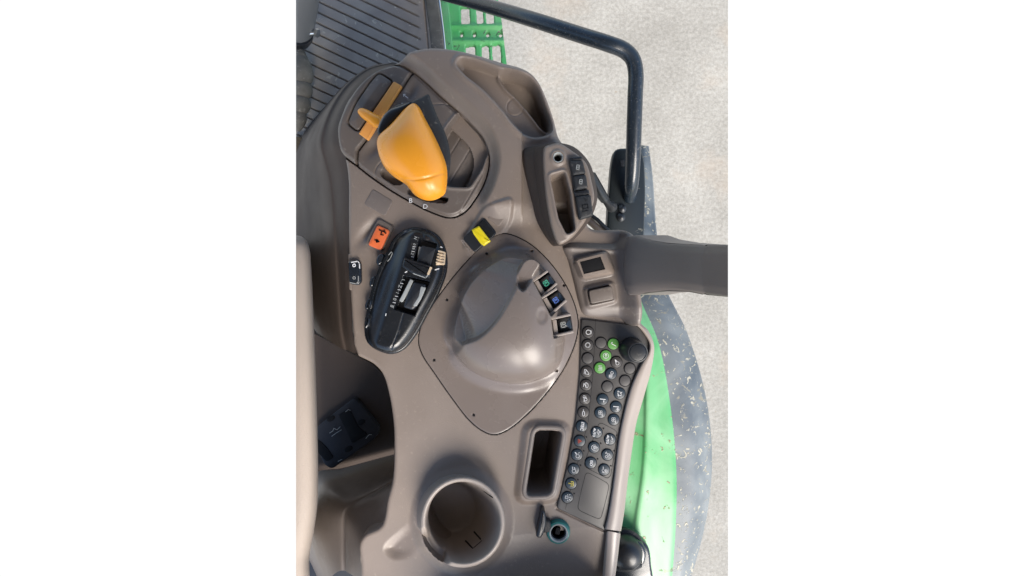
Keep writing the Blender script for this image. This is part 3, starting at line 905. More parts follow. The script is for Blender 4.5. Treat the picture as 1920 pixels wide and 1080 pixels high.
slab('slider_insert', rounded([(785,462),(791,463),(789,484),(782,483)], 1.5), 18, 30, 'grey', pod, 1)
slab('lever_block', rounded([(757,482),(812,500),(806,522),(798,521),(771,513),(752,500)], 4), 22, 46, 'pod', pod, 5)
strokes('marking', [[(775,513),(798,521),(803,515)]], 46, 'grey', pod, 1.6)
strokes('marking', [[(803,514),(808,502)]], 46.2, 'beige', pod, 4)
slab('slider', rounded([(776,528),(799,533),(788,566),(774,582),(755,576),(763,552)], 5), 18, 36, 'black', pod, 4, crown=2)
slab('slider_insert', rounded([(769,523),(775,526),(765,550),(754,567),(748,564),(758,545)], 2), 18, 33, 'grey', pod, 1)
slab('slider_insert', rounded([(789,537),(798,539),(789,561),(780,575),(774,573),(785,556)], 2), 22, 37.5, 'grey', pod, 1)
slab('slot_shade', rounded([(741,574),(756,578),(780,584),(776,593),(738,583)], 1), 14, 19, 'hole', pod, .5)
# ribbed thumbwheel
tw = thing('thumbwheel', 'small ribbed beige thumbwheel set into the black control pod', 'thumbwheel', (*q(826,484,30), 22))
TW = rounded([(823,468),(834,472),(832,496),(816,497),(820,482)], 2)
slab('wheel', TW, 20, 37, 'beige', tw, 3, crown=2)
for k in range(5):
    t = k / 4
    strokes('ridge', [[(822.5 - 4.5*t, 471 + 5.2*k), (834 - 1*t, 474 + 5.2*k)]], 38, 'beige', tw, 2.2, t=2.2)
for s, u, v, sz in (('N',779,446,9), ('0',777,458,8), ('8',775,466,8), ('Z',773,476,8), ('L',756,525,9), ('Z',750,537,10), ('1',745,549,9), ('0',740,561,10), ('8',735,574,11)):
    text('letter', s, u, v, sz * .85, 110, 33.6, 'grey', pod, .1)
marks('marking', [[(774,462),(779,463)], [(772,471),(777,472)], [(771,481),(776,482)], [(751,531),(756,532)], [(746,543),(751,544)], [(741,555),(746,556)], [(737,567),(742,568)]], 33.6, 'white', pod, .9)
marks('marking', [[(816,506),(823,504)], [(760,511),(763,509)], [(826,463),(829,464)]], 33.4, 'white', pod, 2.0)
for (a, b, r1, r2) in ((712,486,12,7), (698,528,11,6), (690,570,12,6), (688,606,11,5)):
    slab('side_button', circ(a, b, r1, 24, ry=r2, ang=-1.25), 8, 19, 'blackgloss', pod, 4)
strokes('marking', [[(724,588),(723,592)]], 33.4, 'white', pod, 1.3)
strokes('marking', [[(729,478),(734,472),(736,475),(732,484),(727,490)]], 17.8, 'grey', pod, 1.2)

# ================================================================== KEYPAD
pad = thing('keypad', 'dark slate keypad panel with round symbol buttons and a rotary dial', 'keypad', (1125, 790, 2))
KP = rounded([(1090,598),(1196,610),(1222,642),(1222,660),(1206,684),(1191,716),(1181,747),(1172,784),(1165,820),(1155,900),(1144,968),(1133,996),(1043,953),(1064,872),(1079,790),(1087,700)], 6)
slab('panel', KP, -2, 5, 'keypad', pad, 2)
KZ2 = 5.0
def groove(pts, closed=True):
    P = smooth(pts, 90, closed); P = [tuple(p) for p in P]
    if closed: P.append(P[0])
    strokes('panel_line', [P], 5.0, 'hole', pad, .9, t=.15)
groove(rounded([(1124,791),(1158,809),(1145,892),(1139,897),(1094,874)], 8))
groove(rounded([(1099,884),(1143,908),(1126,975),(1082,955)], 9))
strokes('panel_line', [[(1117,598),(1112,700),(1103,790),(1080,880),(1060,955)]], 5.0, 'hole', pad, .7, t=.12)
def ic(kind, u, v):
    L = lambda *p: [(u + a, v + b) for a, b in p]
    C = lambda a, b, r, n=10: [(u + a + r*math.cos(t), v + b + r*math.sin(t)) for t in np.linspace(0, 2*math.pi, n+1)]
    return {
     'engine': [L((-4,-1),(-2,-4),(1,-4),(3,-3),(5,-3),(5,3),(3,3),(1,4),(-2,4),(-4,1),(-4,-1))],
     'gear': [C(0,0,4,12), C(0,0,4.7,8)],
     'check': [L((-4,-1),(-2,-3.5)), L((-4,-1),(5,4))],
     'up': [C(0,0,5,14), L((0,3.5),(0,-3)), L((-2,-1),(0,-3.5),(2,-1))],
     'bars': [L((-3,-4),(3,-4)), L((-2,-1.5),(4,-1.5)), L((-3,1),(4,1)), L((-3,3.5),(4,3.5))],
     'horn': [C(1.5,2,3.2), L((-3,-5),(-1,3)), L((-3,-5),(2,-1)), L((-2,-3),(0,0))],
     'fold': [L((-5,4),(-4,-5),(-1,-4),(4,3),(4,5),(-3,4),(-1,-3))],
     'fold2': [L((-5,3),(-4,-4),(0,4),(-1,-5),(3,-3),(4,2),(2,5),(-1,4))],
     'rows': [L((-3,-6),(2,-5)), L((-2,-3),(3,-2)), C(1,1,2.6), L((-2,-2),(-2,5),(2,6)), L((-4,-4),(-2,-1))],
     'hook': [L((0,-6),(0,-2)), L((-2,-1),(2,-1),(2,5),(0,7),(-2,5),(-2,-1)), C(0,-5,.8,6)],
     'cog': [C(1.5,-2,2.6,8), L((-4,2),(2,2)), L((-4,4),(2,4)), L((-4,6),(1,6)), L((-4,2),(-4,6))],
     'man': [C(-3,-4,1.3,6), L((-4,-1),(-2,3),(3,4)), L((-4,2),(-2,5)), L((0,-4),(2,0),(4,-3)), L((1,-1),(3,2))],
     'level': [L((-5,-1),(5,0)), L((2,2),(2,5))],
     'levelp': [L((-5,-1),(5,0)), L((1,4),(5,4)), L((3,2),(3,6))],
     'fan': [C(-2,-2,2.2), C(1,-2,2), C(-2,1,2), C(1,1,2.1), L((3,3),(3,6))],
     'hazard': [L((-3,-4),(4,0),(-3,4),(-3,-4)), L((-2,-2),(2,0),(-2,2)), L((-2,0),(1,0))],
     'wheel': [C(1,2,3.4), L((-4,-5),(-1,0)), L((-3,-5),(1,-1)), L((3,-3),(4,-5))],
     'wheel2': [C(0,3,3.4), L((-3,-5),(-2,1)), L((0,-4),(2,-3),(1,-1),(3,-1))],
     'yellow': [L((-1,-4),(4,-4),(4,4),(-1,4)), C(1,0,1.6,8), C(-4,-1,.9,6), L((-3,-1),(-1,0))],
     'beacon': [L((-4,-4),(-4,2)), L((-4,-3),(1,-3),(1,1),(-4,1)), L((3,-5),(5,-6)), L((3,-1),(6,-1)), L((3,3),(5,5)), L((0,4),(1,6)), L((0,-6),(0,-5))],
     'lamp': [C(0,0,5,12), C(1,0,2.8,10), L((2,5),(6,0),(2,-5)), L((0,-2),(2,-2)), L((0,0),(2.5,0)), L((0,2),(2,2))],
     'lampa': [L((1,-5),(6,0),(1,5)), C(2,0,2.8,10), L((1,0),(4,0)), L((2,-4),(0,-2))],
     'tract': [C(-2,3,2.2), C(3,2,1.8), L((-3,-5),(0,-2),(3,-2)), L((0,-2),(-1,1)), L((-4,-3),(-2,-6)), L((4,-2),(5,1))],
     'tracta': [C(2,3,1.8), L((1,-5),(2,-1),(5,0)), L((3,-2),(4,3))],
     'hook2': [C(-2,1,2.2), L((-2,-1),(-2,-6)), L((2,-1),(2,4),(5,4)), L((3,0),(5,0),(5,4)), L((-4,4),(0,5))]}[kind]
BTN = [(1103,623,'button','engine','white'),(1102,647,'button','gear','white'),(1102,672,'buttonblank',None,None),(1100,697,'button','fold','white'),(1099,722,'button','fold2','white'),(1097,748,'button','rows','white'),(1094,773,'button','hook','white'),
 (1091,799,'buttonblue','T:iTEC','white'),(1087,827,'buttonblue','hazard','red_ink'),(1082,853,'buttonblue','wheel','white'),(1076,880,'buttonblue','wheel2','white'),(1071,907,'buttonblue','yellow','yellow_ink'),(1064,933,'buttonblue','beacon','white'),
 (1127,643,'buttonblank',None,None),(1150,645,'buttongreen','check','white'),(1136,667,'buttongreen','up','white'),(1156,679,'button','horn','white'),(1125,690,'buttongreen','bars','white'),(1146,701,'buttonblue','cog','white'),(1181,691,'buttonblank',None,None),(1172,714,'buttonblank',None,None),
 (1139,725,'buttonblank',None,None),(1162,738,'buttonblue','man','white'),(1130,749,'buttonblue','level','white'),(1155,763,'buttonblue','levelp','white'),(1126,774,'buttonblue','fan','white'),(1151,787,'buttonblue','fan','white'),
 (1119,811,'buttonblue','A:lampa','white'),(1144,824,'buttonblue','A:tracta','white'),(1114,839,'buttonblue','lamp','white'),(1139,853,'buttonblue','tract','white'),(1108,868,'buttonblue','T:ISO','white'),(1133,881,'buttonblue','hook2','white')]
for (u, v, m_, k, ink) in BTN:
    slab('button_ring', circ(u - .3, v - .3, 11.6, 28), 4, 5.5, 'hole', pad, .3)
    bt = slab('button', circ(u, v, 10.4 if m_ != 'buttonblank' else 10.0, 32), 4.5, 7.6, m_, pad, .9)
    if k:
        if k.startswith('T:'):
            text('icon', k[2:], u + .5, v, 8.0 if k == 'T:iTEC' else 7.0, 97, 8.0, ink, bt, .12)
        elif k.startswith('A:'):
            text('icon', 'AUTO', u - 5, v, 6.0, 97, 8.0, ink, bt, .1)
            strokes('icon', ic(k[2:], u + 1, v - 1), 7.7, ink, bt, .7)
        else:
            strokes('icon', ic(k, u, v), 7.7, ink, bt, 1.15 if k in ('engine','gear','check','level','levelp') else .75)
for (u, v) in ((1087,827),(1082,853),(1076,880),(1071,907),(1064,933),(1119,811),(1144,824),(1114,839),(1139,853),(1108,868),(1133,881)):
    lathe('indicator_lamp', *q(u + 12.5, v - 7.5, 5.5), [(.01,5),(1.5,5),(1.5,5.6),(.01,5.6)], 'hole', pad, 10)
dx, dy = q(1184, 655, 5)
dial = lathe('dial', dx, dy, [(.01,4),(23,4),(23,8),(21.5,14),(18.5,50),(16.8,53),(15.6,53.2),(15,51.6),(.01,51.2)], 'black', pad, 44)
slab('dial_cap', circ(dx, dy, 14.6, 32), 50, 53.6, 'pod', pad, 1.2, plan=True)
# pale rounded lip along the outer edge
li = [(1184,566,3),(1188,604,3),(1200,616,3),(1217,643,3),(1216,659,3),(1201,684,3),(1186,716,3),(1176,747,3),(1167,784,3),(1160,820,3),(1150,900,3),(1139,968,3),(1133,992,3)]
lo = [(1197,562,2),(1200,604,2),(1214,618,2),(1226,645,0),(1226,664,0),(1219,701,0),(1211,729,0),(1203,757,0),(1194,788,0),(1189,815,0),(1177,900,0),(1170,960,0),(1164,996,0)]
lmid = [(a[0]*.55+b[0]*.45, a[1]*.55+b[1]*.45, 13) for a, b in zip(li, lo)]
lou = [(b[0]-1, b[1], -40) for b in lo]
loft('panel_lip', [li, [(a[0]*.92+b[0]*.08, a[1]*.92+b[1]*.08, 11) for a, b in zip(li, lo)], lmid, [(a[0]*.12+b[0]*.88, a[1]*.12+b[1]*.88, 8) for a, b in zip(li, lo)], lo, lou], 'rim', console, n=90, sub=5, sharp=70)
loft('edge_strip', [[(1137,998,3),(1133,1040,-1),(1128,1100,-6)], [(1140,996,9),(1138,1040,6),(1133,1100,2)], [(1160,1000,7),(1156,1040,4),(1148,1100,0)], [(1163,1001,-30),(1158,1040,-34),(1150,1100,-38)]], 'rim', console, n=24, sub=5, sharp=70)

# ================================================================== SOCKET BOX
box = thing('socket_box', 'raised taupe box with oblong pocket and black capped sockets beside the tray', 'socket box', (1040, 365, 0))
b0 = [(967,288),(972,280),(1005,273),(1030,269),(1060,272),(1080,295),(1090,330),(1094,370),(1086,400),(1072,428),(1056,452),(1038,462),(1028,452),(1012,428),(992,388)]
b1 = [(1000,290),(1004,277),(1020,271),(1045,268),(1075,276),(1103,305),(1114,340),(1118,372),(1108,405),(1090,432),(1070,452),(1046,461),(1036,454),(1022,428),(1009,366)]
b2 = [(1018,290),(1021,276),(1032,271),(1048,269),(1068,280),(1098,305),(1109,340),(1114,372),(1104,402),(1088,428),(1070,448),(1050,458),(1043,452),(1034,428),(1023,366)]
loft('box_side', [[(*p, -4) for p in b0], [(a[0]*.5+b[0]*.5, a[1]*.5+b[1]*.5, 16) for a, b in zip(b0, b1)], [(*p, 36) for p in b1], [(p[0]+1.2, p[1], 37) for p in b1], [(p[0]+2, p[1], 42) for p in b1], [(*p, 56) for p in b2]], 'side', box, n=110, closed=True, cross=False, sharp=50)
FACE = np.array(qp(smooth(b2, 160), 56))
POCK = np.array(qp(rounded([(1031,330),(1058,322),(1069,360),(1078,432),(1062,440),(1047,410)], 6), 58))
HOLE = q(1046, 296, 60)
def face_h(U, V, dd):
    h = 56 + 6 * np.sqrt(np.clip(1 - (1 - np.clip(dd / 6, 0, 1)) ** 2, 0, 1))
    p = sd(POCK, U, V); h += 2.5 * np.exp(-((p + 3) / 3.0) ** 2)
    k = ss(-.5, 3, p); h = h * (1 - k) + k * (20 - 34 * ss(380, 430, V))
    r = np.hypot(U - HOLE[0], V - HOLE[1])
    h += 3.5 * np.exp(-((r - 11) / 3.0) ** 2)
    k = 1 - ss(7.4, 8.6, r); h = h * (1 - k) + k * 40
    return h
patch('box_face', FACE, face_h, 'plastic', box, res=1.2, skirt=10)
lathe('socket_ring', *HOLE, [(6.5,44),(7.8,44),(9.6,64),(8.6,66),(7.2,64),(6.0,50),(5.9,46)], 'grey', box, 28)
lathe('socket_core', *HOLE, [(.01,41),(6.2,41),(6.2,47),(.01,47)], 'hole', box, 20)
for P, tx, v0 in (([(1068,300),(1093,300),(1099,325),(1074,329)], '8', 314), ([(1075,329),(1099,326),(1103,352),(1079,356)], '8', 338), ([(1080,368),(1108,364),(1113,404),(1087,412)], None, 0)):
    cp = slab('socket_cap', rounded(P, 4), 56, 74, 'rubber', box, 4, crown=1)
    if tx:
        c = np.mean(P, 0); strokes('icon', [rectp(c[0], c[1], 5, 8, 8) + [rectp(c[0], c[1], 5, 8, 8)[0]], [(c[0]-1, c[1]), (c[0]+2, c[1]-.5)]], 75.2, 'grey', cp, 1.3)
    else:
        strokes('icon', [[(1092,385),(1102,383),(1103,390),(1093,392),(1092,385)], [(1092,397),(1103,395)], [(1096,372),(1100,377)]], 75.2, 'pod', cp, 1.2)
for P in ([(1068,295),(1091,292),(1093,299),(1069,302)], [(1075,359),(1104,355),(1106,364),(1080,369)], [(1073,327),(1076,327),(1080,357),(1077,358)]):
    slab('hinge', rounded(P, 2), 56, 70, 'black', box, 2)

# ================================================================== CAB POST AND ITS TRIM
post = thing('cab_post', 'thick taupe cab post with trim holding a small black window and blank plate', 'post', (1180, 505, 0))
TB = smooth([(1057,462),(1078,444),(1101,428),(1140,429),(1172,432),(1190,444),(1190,500),(1196,556),(1199,600),(1193,610),(1152,603),(1096,597),(1086,570),(1076,530),(1066,492)], 160)
TBP = np.array(qp(TB, 8))
F1 = np.array(qp(rounded([(1078,489),(1140,472),(1154,512),(1093,524)], 9), 24)); F1I = np.array(qp(rounded([(1086,491),(1126,481),(1135,505),(1094,514)], 2), 26))
F2 = np.array(qp(rounded([(1097,540),(1151,528),(1158,566),(1104,578)], 8), 24)); F2I = np.array(qp(rounded([(1101,543),(1148,533),(1154,562),(1106,573)], 6), 24))
def trim_h(U, V, dd):
    h = -4 + 14 * np.sqrt(np.clip(1 - (1 - np.clip(dd / 14, 0, 1)) ** 2, 0, 1))
    # forward facet falls towards the socket box
    f = (462 - V) + (U - 1065) * .05
    h -= 26 * ss(-4, 26, f)
    h += 3 * np.exp(-((f + 4) / 5) ** 2)
    # shoulder rising to the post
    h += 34 * ss(1150, 1186, U - (V - 500) * .10)
    h -= 10 * ss(572, 602, V)
    a = sd(F1, U, V); h += 9 * ss(-5, 3, a)
    k = ss(-.5, 1.5, sd(F1I, U, V)); h = h * (1 - k) + k * -8
    b = sd(F2, U, V); h += 6 * ss(-5, 3, b) - 4.5 * ss(0, 3, sd(F2I, U, V))
    return h
patch('base_trim', TBP, trim_h, 'mid', post, res=1.3, skirt=60, sharp=60)
slab('window', [(1086,490),(1127,480),(1136,505),(1094,515)], 0, 21, 'hole', post, .5)
WF = [(1078,489),(1084,484),(1132,472),(1138,474),(1152,508),(1150,513),(1098,523),(1092,521)]
WI = [(1087,491),(1089,490.4),(1124,481.6),(1126,481),(1134.3,503),(1135,505),(1096,513.7),(1094.6,513.9)]
fv = [(*q(*p, 17), 17) for p in WF] + [(*q(p[0]*.6+w[0]*.4, p[1]*.6+w[1]*.4, 22), 22) for p, w in zip(WF, WI)] + [(*q(*w, 22.5), 22.5) for w in WI] + [(*q(w[0]*.97+1110*.03, w[1]*.97+497*.03, 16), 16) for w in WI]
fo = raw('window_frame', fv, [(r*8+i, r*8+(i+1) % 8, (r+1)*8+(i+1) % 8, (r+1)*8+i) for r in range(3) for i in range(8)], 'plastic', post, 40); fixnormals(fo)
slab('blank_cover', rounded([(1104,545),(1147,536),(1152,561),(1108,570)], 5), 8, 23, 'gate', post, 1.5)
# the post itself: rounded section swept up and outwards
st = []
for (u, vt, vb, z) in ((1174,447,552,26),(1178,443,553,45),(1192,441,553,62),(1215,449,549,90),(1250,455,546,130),(1290,458,547,180),(1316,459,552,212),(1320,459.5,552.5,217),(1324,459,553,222),(1365,459,557,275),(1410,459,562,330)):
    w = vb - vt; r = 11; T = 60
    sec = []
    gr = 1.2 if abs(u - 1320) < 1 else 0
    for a in np.linspace(0, 1, 6): sec.append((u - r*(1 - (1-a)) *0 + T*(1-a), vt + gr, z - T*.9*(1-a) - r*.6))
    for a in np.linspace(0, math.pi/2, 6): sec.append((u + 4*(1 - math.sin(a)), vt + gr + r*(1 - math.cos(a)), z - r*.6*(1 - math.sin(a)) - gr))
    for a in np.linspace(.12, .88, 6): sec.append((u - 5*math.sin(a*math.pi), vt + w*a, z + 3*math.sin(a*math.pi) - gr))
    for a in np.linspace(math.pi/2, 0, 6): sec.append((u + 4*(1 - math.sin(a)), vb - gr - r*(1 - math.cos(a)), z - r*.6*(1 - math.sin(a)) - gr))
    for a in np.linspace(0, 1, 6): sec.append((u + T*a, vb - gr, z - T*.9*a - r*.6))
    st.append(sec)
loft('post_shell', st, 'post', post, n=60, sub=5, smoothc=False, sharp=60, cross=False)

# ================================================================== 12 V SOCKET
soc = thing('power_socket', 'round power socket with teal ring and flipped open cap by the keypad corner', 'power socket', (1046, 1000, 0))
sx, sy = q(1047, 999, 8)
lathe('socket_ring', sx, sy, [(14.5,-6),(23,-6),(22.6,4),(20.5,9),(18,10),(16,8),(15,0)], 'teal', soc, 40)
lathe('inner_ring', sx, sy, [(13.6,-6),(15.4,-6),(17.4,9.4),(16.2,10.4),(14.6,9),(14,0)], 'grey', soc, 40)
lathe('socket_core', sx, sy, [(.01,-5),(14.4,-5),(14.2,3),(12,4),(11.5,-2),(.01,-2)], 'black', soc, 32)
slab('contact', rounded(rectp(1046,996,9,13,12), 2), -4, 5, 'hole', soc, 1)
slab('socket_cap', smooth([(1016,958),(1021,960),(1024,978),(1021,996),(1014,1009),(1006,1007),(1008,992),(1012,975)], 80), -4, 24, 'black', soc, 4)
slab('hinge', rounded([(1020,974),(1032,978),(1034,990),(1029,1000),(1018,1000)], 4), -2, 14, 'rubber', soc, 3)

# ================================================================== GRAB RAIL
rail = thing('grab_rail', 'bent blue black steel grab rail rising from a black bracket plate', 'grab rail', (1182, 350, -160))
tube('rail_tube', [(770,-34,-430),(822,-14,-350),(900,7,-240),(1000,37,-130),(1090,66,-80),(1140,82,-58),(1170,94,-62),(1186,110,-66),(1192,135,-70),(1191,180,-78),(1189,240,-92),(1187,300,-112),(1184,345,-140),(1180,372,-175)], [15.5]*6+[15.5]*5+[15.3,15,14.5], 'rail', rail, 24, n=110)
slab('bracket_plate', rounded([(1152,278),(1200,276),(1209,300),(1211,360),(1207,470),(1136,470),(1140,390),(1146,310)], 12), -195, -172, 'bracketblack', rail, 5)
for (u, v, r) in ((1166,392,8), (1164,408,8)):
    a, b = q(u, v, -172); lathe('bolt', a, b, [(.01,-174),(r*1.2,-174),(r*1.1,-166),(r*.6,-162),(.01,-161)], 'black', rail, 18)
a, b = q(1165, 302, -172); slab('label_plate', rounded(rectp(1167,306,8,12,-5), 2), -174, -170.5, 'rubber', rail, .6)

strut = thing('gas_strut', 'short black gas strut with ball end between socket box and bracket plate', 'strut', (*q(1135,375,-120), -120))
tube('strut_rod', [(1108,330,-80),(1126,362,-110),(1134,374,-122)], [11,11,10], 'black', strut)
tube('ball_end', [(1132,372,-120),(1140,382,-130),(1147,388,-138),(1150,391,-142)], [7,8,12,10], 'rubber', strut, n=16)
seal = thing('door_seal', 'dark double seal strip crossing the gap below the socket box', 'seal strip', (*q(1122,415,-150), -150))
tube('seal_strip', [(1100,398,-150),(1120,412,-150),(1150,442,-150)], [4.5]*3, 'black', seal, 10, smoothc=False)
tube('frame_strip', [(1090,402,-158),(1112,420,-158),(1140,446,-158)], [8]*3, 'gate', seal, 10, smoothc=False)

# ================================================================== FENDER
fen = thing('rear_fender', 'bright green tractor fender with dusty black outer extension flecked with dried mud', 'fender', (1240, 800, -300))
gi = [(1100,470,-330),(1130,560,-250),(1150,640,-215),(1150,760,-200),(1140,880,-195),(1125,980,-195),(1105,1110,-195)]
gm = [(1150,470,-330),(1176,560,-250),(1204,640,-213),(1205,760,-198),(1200,880,-192),(1185,980,-192),(1165,1110,-192)]
gm2 = [(1153,470,-326),(1180,560,-246),(1209,640,-208),(1213,760,-192),(1208,880,-187),(1194,980,-186),(1174,1110,-186)]
gb = [(1176,470,-335),(1200,560,-255),(1233,640,-217),(1256,760,-203),(1267,880,-198),(1266,980,-198),(1257,1110,-198)]
gb2 = [(p[0]+1, p[1], p[2]-10) for p in gb]
loft('fender_panel', [gi, gm, gm2, [(a[0]*.5+b[0]*.5, a[1]*.5+b[1]*.5, (a[2]+b[2])/2) for a, b in zip(gm2, gb)], gb, gb2], 'greenpaint', fen, n=90, sub=6, sharp=60)
e0 = [(1200,272,-460),(1192,330,-420),(1182,440,-360),(1196,548,-268),(1229,630,-226),(1254,755,-212),(1265,880,-207),(1264,980,-207),(1255,1110,-207)]
e2 = [(1216,274,-460),(1223,330,-420),(1231,440,-360),(1246,535,-285),(1288,625,-250),(1322,742,-238),(1334,855,-234),(1324,970,-232),(1288,1110,-230)]
e1 = [(a[0]*.5+b[0]*.5, a[1]*.5+b[1]*.5, (a[2]+b[2])/2 + 10) for a, b in zip(e0, e2)]
e3 = [(p[0]-3, p[1], p[2]-60) for p in e2]
loft('fender_extension', [e0, e1, [(a[0]*.12+b[0]*.88, a[1]*.12+b[1]*.88, a[2]*.12+b[2]*.88+3) for a, b in zip(e0, e2)], e2, e3], 'fenderblack', fen, n=90, sub=6, sharp=60)

lamp = thing('bracket_knob', 'glossy black domed fitting on a black bracket above the green fender', 'knob', (*q(1190,1040,-120), -150))
slab('bracket', smooth([(1170,1000),(1200,1012),(1216,1026),(1222,1060),(1222,1110),(1135,1110),(1142,1080),(1156,1068),(1160,1030)], 100), -170, -140, 'blackgloss', lamp, 6)
a, b = q(1172, 1030, -130)
lathe('dome', a, b, [(.01,-145),(34,-145),(34,-125),(31,-104),(24,-93),(12,-88),(.01,-87)], 'black', lamp, 36)
lathe('flange', a, b, [(36,-140),(41,-140),(41,-132),(36,-130)], 'rubber', lamp, 36)
slab('catch', smooth([(1192,1014),(1206,1022),(1212,1040),(1206,1060),(1196,1058),(1200,1040),(1194,1028)], 60), -142, -116, 'blackgloss', lamp, 5)
tube('cable', [(1150,1062,-120),(1176,1064,-112),(1200,1058,-125)], [8,9,7], 'rubber', lamp, n=20)

# ================================================================== CAB FLOOR, STEP, COLUMN
mat_ = thing('floor_mat', 'dusty dark ribbed rubber mat covering the cab floor', 'floor mat', (*q(680,100,-425), -425))
MZ = -425.0
FM = np.array(qp([(540,-40),(792,-40),(806,60),(815,140),(800,300),(540,300)], MZ))
ang = math.radians(25.5)
def mat_h(U, V, dd):
    k = (D - MZ) / D
    ui, vi = CU + (U - CU) / k, CV + (V - CV) / k
    t = -(ui - 600) * math.sin(ang) + (vi - 15) * math.cos(ang)
    w = np.abs(((t / 18.6) % 1.0) - .5) * 18.6 
    edge = ss(0, 10, 784 + (vi + 20) * .09 - ui)
    h = MZ + 1.5 - 7.0 * (1 - ss(.7, 1.9, w)) * edge
    h = h - 6 * np.exp(-((784 + (vi + 20) * .09 - ui + 9) / 1.6) ** 2)
    return h
M['mat'] = dirty_paint('dusty floor rubber', (.235, .205, .182), (.44, .39, .32), .37, 45, .7, (.40, .345, .285), .9)
patch('mat_sheet', FM, mat_h, 'mat', mat_, res=1.7, skirt=20)
slab('edge_strip', [(792,-40),(816,-40),(830,70),(838,160),(815,160),(806,60)], MZ - 20, MZ + 6, 'dirtyrubber', mat_, 3)
seal2 = thing('sill_seal', 'black rubber door sill seal running between floor mat and green step', 'seal strip', (*q(822,60,-430), -430))
tube('seal_strip', [(812,-50,-425),(819,10,-425),(826,70,-425),(834,170,-425)], [6]*4, 'black', seal2, 12)
tube('trim_strip', [(817,-50,-432),(824.5,10,-432),(832,70,-432),(840,170,-432)], [3.2]*4, 'steel', seal2, 10)

# perforated step: plate with punched slots
step = thing('cab_step', 'green perforated steel boarding step above the concrete', 'step', (*q(890,60,-620), -620))
SZ = -620.0
SP = np.array(qp([(822,-40),(926,-40),(938,20),(950,120),(952,170),(836,170)], SZ))
kS = (D - SZ) / D
holes = []
def sq(*pts): holes.append(np.array(qp(rounded(list(pts), 4, 4), SZ)))
for (u, v, w, h) in ((872,28,17,34), (899,24,13,40), (918,22,15,44), (882,98,18,28), (910,100,14,34), (931,102,16,40), (880,150,18,40), (908,150,14,40), (930,150,16,40), (872,-26,16,30), (898,-26,14,30)):
    sq(*rectp(u, v, w, h, -3))
for u in (865, 889, 914, 938):
    sq(*rectp(u, 64, 6, 10, -3))
def step_h(U, V, dd):
    h = np.full_like(U, SZ)
    vi = CV + (V - CV) / kS
    h += 8 * np.exp(-((vi - 50) / 5) ** 2) + 8 * np.exp(-((vi - 78) / 5) ** 2)
    for hp in holes:
        h -= 3 * ss(-4, 0, sd(hp, U, V))
    return h
patch('step_plate', SP, step_h, 'stepgreen', step, res=1.8, skirt=16, drop=[(h_, 0.0) for h_ in holes])
slab('side_plate', [(824,-40),(836,-40),(846,60),(856,170),(838,170),(831,60)], SZ - 20, SZ + 40, 'stepgreen', step, 3)

colm = thing('steering_column', 'grey metal column with dark collar and bright bolt at the floor edge', 'steering column', (*q(575,50,-330), -420))
tube('column_tube', [(555,-70,-180),(556,0,-280),(555,56,-360)], [50,51,42], 'column', colm, 32, smoothc=False)
tube('collar', [(555,54,-350),(555,64,-372),(555,76,-392)], [43,42,33], 'black', colm, 32, smoothc=False)
tube('bolt_shank', [(580,62,-345),(594,61,-345)], [6,6], 'steel', colm, 16, smoothc=False)
tube('bolt_head', [(592,61,-345),(597,63,-345)], [11,11], 'steel', colm, 6, smoothc=False, sharp=20)
boot = thing('rubber_boot', 'dusty crumpled rubber boot below the grey column', 'boot', (*q(562,180,-380), -420))
bp = []
tube('bellows', [(556,92,-390),(560,105,-380),(562,116,-378),(564,126,-376),(565,142,-376),(563,156,-380),(565,168,-380),(562,182,-384),(563,196,-384),(560,210,-388),(560,224,-390),(556,244,-400)],
     [14,20,24,28,30,25,28,23,26,20,20,10], 'dirtyrubber', boot, 24, n=90)
pedal = thing('pedal_stub', 'small rusty brown block on the floor below the rubber boot', 'pedal', (*q(562,266,-400), -420))
slab('block', rounded([(545,254),(578,258),(580,282),(545,290)], 4), -430, -395, M.setdefault('rust', mat('rusty grime', (.10, .07, .04), .8, .2, grain=.8, gscale=150, vary=.4, vscale=60)), pedal, 4)

# ================================================================== SEAT ARMREST
seat = thing('seat_bolster', 'beige grained vinyl seat bolster edging the dark side pocket', 'seat', (*q(570,760,30), -300))
so = [(480,452),(540,444),(560,442),(573,450),(580,468),(583,500),(587,580),(591,680),(594,780),(596,880),(595,940),(589,990),(580,1040),(572,1110),(480,1120)]
def sh(p, d): return (p[0] - d, p[1] + (d * .8 if p[1] < 470 else 0))
loft('bolster', [[(*sh(p, 14), -300) for p in so], [(*sh(p, 3), -120) for p in so], [(*sh(p, 0), 10) for p in so], [(*sh(p, 4), 36) for p in so], [(*sh(p, 13), 50) for p in so], [(*sh(p, 30), 58) for p in so], [(*sh(p, 60), 58) for p in so]],
     'vinyl', seat, n=120, sub=6, sharp=80)

# ================================================================== UNSEEN ROOF, added overhead and sized to shade the front of the console
roof = thing('shade_roof', 'unseen dark roof slab added overhead to shade the front of the console', 'roof', (500, 300, 1060))
rp = rounded([(-500,-700),(1640,-700),(1640,1300),(-500,1300)], 160, 8)
slab('shade_roof_panel', rp, 1050, 1140, 'post', roof, 30, plan=True)

shade_post = thing('shade_rear_post', 'unseen taupe post added behind the console to shade its rear corner', 'post', (1200, 1250, -200))  # added out of view: shades the rear corner, darkens the palm rest's reflection
slab('post_shell', rounded([(1130,1250),(1275,1240),(1300,1330),(1150,1340)], 30, 6), -300, 1052, 'post', shade_post, 4, plan=True)

shade_sill = thing('shade_rear_sill', 'unseen low taupe wall added behind the console to shade its rear end', 'sill', (1000, 1180, 0))  # added out of view, shaped to cast the shadow edge across the rear deck
slab('shade_sill_wall', rounded([(850,1150),(1010,1128),(1168,1118),(1190,1240),(830,1240)], 12, 5), -10, 135, 'plastic', shade_sill, 8, plan=True)

